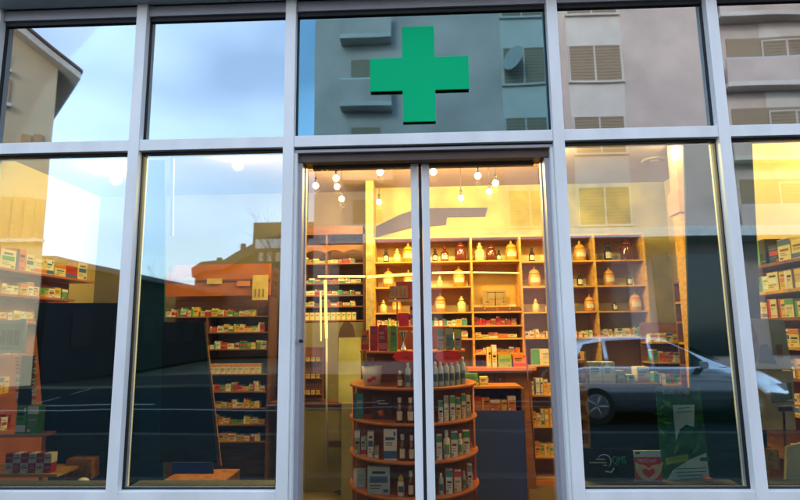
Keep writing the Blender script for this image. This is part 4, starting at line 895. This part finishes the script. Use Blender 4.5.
def side_glass(pts,s,name='side_window'):
    q=MB(); i=q.mi(cgl); vs=[]
    for off in (.014,-.02):
        vs.append([q.bm.verts.new((xb0+x,-7.45+s*((.785-(z-.93)*.43)+off),z-.06)) for x,z in pts])
    n=len(pts)
    q.bm.faces.new(vs[0]); q.bm.faces.new(vs[1][::-1])
    for k in range(n): q.bm.faces.new((vs[0][k],vs[1][k],vs[1][(k+1)%n],vs[0][(k+1)%n]))
    q.build(name,cr)
for s in (1,-1):
    side_glass([(.36,.97),(.95,.97),(.95,1.38),(.62,1.34)],s); side_glass([(1.02,.97),(1.72,.97),(1.72,1.41),(1.02,1.39)],s); side_glass([(1.79,.97),(2.72,.97),(2.42,1.2),(2.08,1.36),(1.79,1.40)],s)
    for xw in (.72,3.28):
        w=MB(); y0=-7.45+s*.80
        for (r0,yy) in ((.31,0),):
            w.tube((xb0+xw,y0-.10*s,.25),(xb0+xw,y0+.075*s,.25),.31,.31,rub,28)
        wo=w.build('wheel',cr); k=MB().tube((xb0+xw,y0+.0755*s,.25),(xb0+xw,y0+.085*s,.25),.21,.20,rim,20).build('rim',wo)
        for a in range(5):
            an=a*math.tau/5; MB().tube((xb0+xw,y0+.092*s,.25),(xb0+xw+.18*math.cos(an),y0+.088*s,.25+.18*math.sin(an)),.025,.018,alug,6).build('spoke',wo)
    MB().box(xb0+3.72,xb0+3.98,-7.45+s*.62,-7.45+s*.77,.46,.58,mat('lamp_glass',(.7,.7,.7),.1)).build('headlight',cr)
    MB().box(xb0-.01,xb0+.12,-7.45+s*.55,-7.45+s*.76,.58,.80,mat('tail_red',(.35,.01,.01),.2)).build('tail_light',cr)
    MB().box(xb0+2.45,xb0+2.60,-7.45+s*.80,-7.45+s*.98,.86,.98,paintc).build('mirror',cr,.015)
    for xh in (1.15,1.95): MB().box(xb0+xh,xb0+xh+.18,-7.45+s*.853,-7.45+s*.875,.66,.69,alug).build('door_handle',cr)
q=MB(); i=q.mi(cgl); v=[q.bm.verts.new((xb0+x,-7.45+y,z-.06)) for x,y,z in ((2.20,-.52,1.43),(2.20,.52,1.43),(2.98,.70,1.03),(2.98,-.70,1.03))]; q.bm.faces.new(v); q.build('windscreen',cr)
# ---------------------------------------------------------------- light & world
SUN_EL=math.radians(24); SUN_AZ=math.radians(-20)
w=bpy.data.worlds.new('World'); S.world=w; w.use_nodes=True; nt_=w.node_tree; N=nt_.nodes; K=nt_.links
bg=N['Background']; bg.inputs[1].default_value=.15
sk=N.new('ShaderNodeTexSky'); sk.sky_type='NISHITA'; sk.sun_disc=False; sk.sun_elevation=SUN_EL; sk.sun_rotation=SUN_AZ; sk.air_density=1.0; sk.dust_density=1.5; sk.ozone_density=1.5
tc=N.new('ShaderNodeTexCoord'); mpn=N.new('ShaderNodeMapping'); mpn.inputs['Scale'].default_value=(1.2,1.2,2.6); K.new(tc.outputs['Generated'],mpn.inputs[0])
nz=N.new('ShaderNodeTexNoise'); nz.inputs['Scale'].default_value=1.8; nz.inputs['Detail'].default_value=3; nz.inputs['Roughness'].default_value=.45; K.new(mpn.outputs[0],nz.inputs[0])
mr=N.new('ShaderNodeMapRange'); mr.inputs[1].default_value=.36; mr.inputs[2].default_value=.68; mr.inputs[3].default_value=.16; mr.inputs[4].default_value=.48; K.new(nz.outputs[0],mr.inputs[0])
mx=N.new('ShaderNodeMix'); mx.data_type='RGBA'; K.new(mr.outputs[0],mx.inputs[0]); K.new(sk.outputs[0],mx.inputs[6]); mx.inputs[7].default_value=(10.3,12.8,17.5,1); K.new(mx.outputs[2],bg.inputs[0])
sl=bpy.data.lights.new('sun','SUN'); sl.energy=1.0; sl.angle=math.radians(12); sl.color=(1,.85,.66); so=bpy.data.objects.new('sun',sl); COL.objects.link(so)
d=Vector((math.sin(SUN_AZ)*math.cos(SUN_EL),math.cos(SUN_AZ)*math.cos(SUN_EL),math.sin(SUN_EL)))
so.rotation_euler=d.to_track_quat('Z','Y').to_euler(); so.location=(0,0,20)
vs=S.view_settings; vs.view_transform='Standard'; vs.look='None'; vs.gamma=1; vs.exposure=1.35; vs.use_curve_mapping=False
S.cycles.use_denoising=True
S.cycles.max_bounces=8; S.cycles.transparent_max_bounces=12; S.cycles.sample_clamp_indirect=4; S.cycles.caustics_reflective=False; S.cycles.caustics_refractive=False
